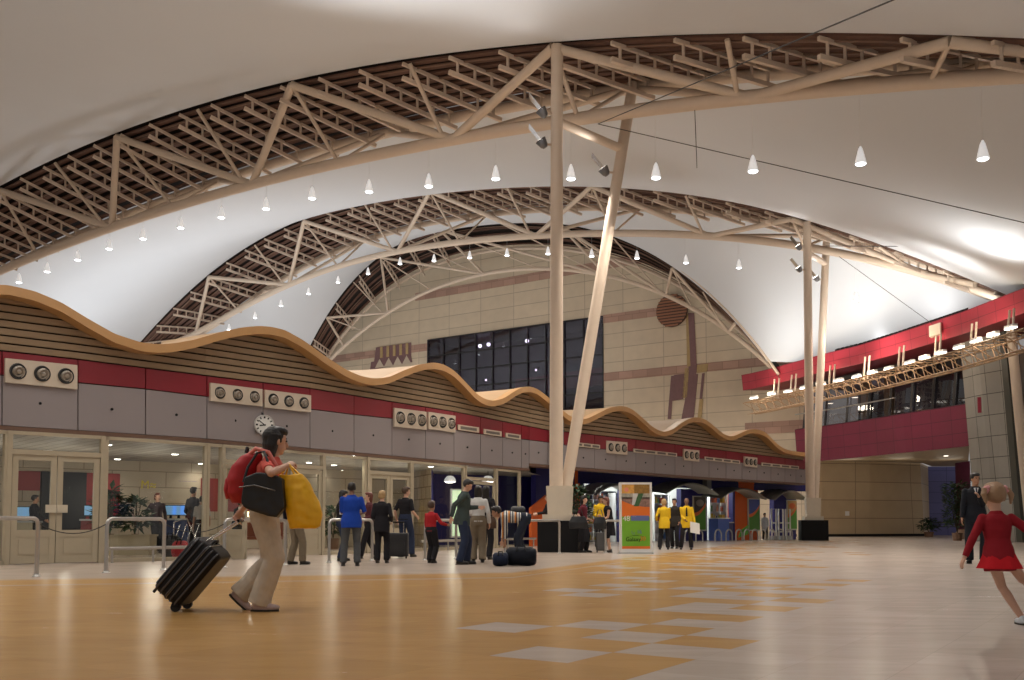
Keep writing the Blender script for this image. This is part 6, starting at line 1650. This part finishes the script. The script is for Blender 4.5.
# ------------------------------------------------------------------ light
w = bpy.data.worlds.new('World'); SC.world = w; w.use_nodes = True
bg = w.node_tree.nodes['Background']; bg.inputs[0].default_value = (1.0, .94, .90, 1); bg.inputs[1].default_value = .30
def area(loc, to, size, power, col=(1, .9, .78), size_y=None, spread=None):
    l = bpy.data.lights.new('area', 'AREA'); l.energy = power; l.color = col; l.size = size
    if size_y: l.shape = 'RECTANGLE'; l.size_y = size_y
    if spread: l.spread = spread
    o = bpy.data.objects.new('area_light', l); o.location = loc
    o.rotation_euler = (Vector(to) - Vector(loc)).to_track_quat('-Z', 'Y').to_euler(); COL.objects.link(o)
    return o
def spot(loc, to, power, ang, blend=.9, col=(1, .93, .85), r=.3):
    l = bpy.data.lights.new('spot', 'SPOT'); l.energy = power; l.color = col; l.spot_size = R(ang); l.spot_blend = blend; l.shadow_soft_size = r
    o = bpy.data.objects.new('spot_light', l); o.location = loc
    o.rotation_euler = (Vector(to) - Vector(loc)).to_track_quat('-Z', 'Y').to_euler(); COL.objects.link(o)
    return o
def point(loc, power, r=.2, col=(1, .9, .78)):
    l = bpy.data.lights.new('point', 'POINT'); l.energy = power; l.color = col; l.shadow_soft_size = r
    o = bpy.data.objects.new('point_light', l); o.location = loc; COL.objects.link(o); return o
# pendants shine down
for root, p, zt in LAMPS:
    spot(p + Vector((0, 0, -.12)), p + Vector((0, 0, -5)), 900, 130, .6, (1, .92, .82), .35)
# the next rows of the same pendants, above and behind the viewer
for u in range(-26, 16, 4):
    for V, z in ((13, 12.5), (3, 12.5)):
        q = W(V, u, z); spot(q, q - UPZ * 5, 600, 140, .6, (1, .92, .83), .6)
# column floodlights shine up on the tents
for c, side, r in FLOODS:
    spot(c + Vector((-.9, -.8, .4)), c + Vector((-7, -5, 6)), 40, 150, 1, (1, .95, .9), .4)
# added unseen up-lights behind the wave canopy to brighten the tents
for px, V, pw in ((-60, 37, 2600), (40, 37, 2600), (130, 37, 3000), (210, 36, 2600), (330, 37, 2200), (250, 52.5, 1800), (370, 52.5, 1800), (520, 52.8, 1500), (640, 37, 1800)):
    d = ray(px, 523); s = V / d.dot(VX); p = CAM + d * s; p.z = 5.0
    spot(p, p + Vector((0, 0, 14)), pw, 140, 1, (.93, .97, 1), .6)
# added floods with no fittings, around the red band, to brighten the right tents
for px, pw in ((800, 450), (850, 600), (895, 700), (940, 700), (990, 550)):
    p = rp(px, 9.6, 3.2); spot(p, p + Vector((2.6, 2.6, 4.2)), pw, 120, 1, (1, .98, .94), .6)
for px in (860, 910, 960): 
    p = rp(px, 10.4, -1.5); spot(p, p + Vector((-.5, 1.5, 8)), 130, 165, 1, (1, .98, .94), .6)
spot(rp(1050, 9.5, 2.5), rp(1050, 9.5, 2.5) + Vector((-3.5, -1, 8)), 700, 140, 1, (1, .98, .94), .6)
# added spots without any fitting, to brighten the near tent
for a in ((-16, 12), (-8, 14), (0, 11), (7, 9)): spot(Vector((*a, 5.2)), Vector((a[0], a[1] + 1, 17)), 1000, 150, 1, (.93, .96, 1), .5)
spot(fp(330, 6.0, -1.5), Vector((-3.5, 20.0, 16)), 4500, 80, 1, (1, .98, .94), .5)
# glazed hall lighting
for i, g in enumerate(DPTS):
    spot(g - UPZ * .06, g - UPZ * 3, 30, 150, .8, (1, .9, .75), .1)
for px, dy in ((-40, 4), (60, 4), (150, 4.5), (240, 4), (330, 3.5), (400, 3), (445, 2.2), (500, 2)):
    p = fp(px, 1.6, 0) + Vector((-.75, .66, 0)) * dy; point(p, 30, .3, (1, .9, .76))
# shops
for px, dep, pw in ((590, 1.6, 110), (612, 2, 110), (660, 1.6, 90), (675, 2, 80), (714, 1.2, 60), (726, 2, 60), (765, 2, 110), (778, 2.5, 90)):
    point(sp(px, 2.45, -dep), pw, .15, (.95, 1, .95))
# gantry lamps glow on the red band and the stone
for px in (780, 830, 885, 940, 1000):
    point(gp(px, 8.75, 1.1), 90, .25, (1, .85, .65))
point(tp_(830, 8, -3), 60, .2, (.8, .8, 1)); point(tp_(930, 8.3, -3), 25, .2)
for px in (850, 900, 950): point(PX(px, 57, 4.0), 22, .8, (1, .85, .65))

SC.view_settings.exposure = -0.15
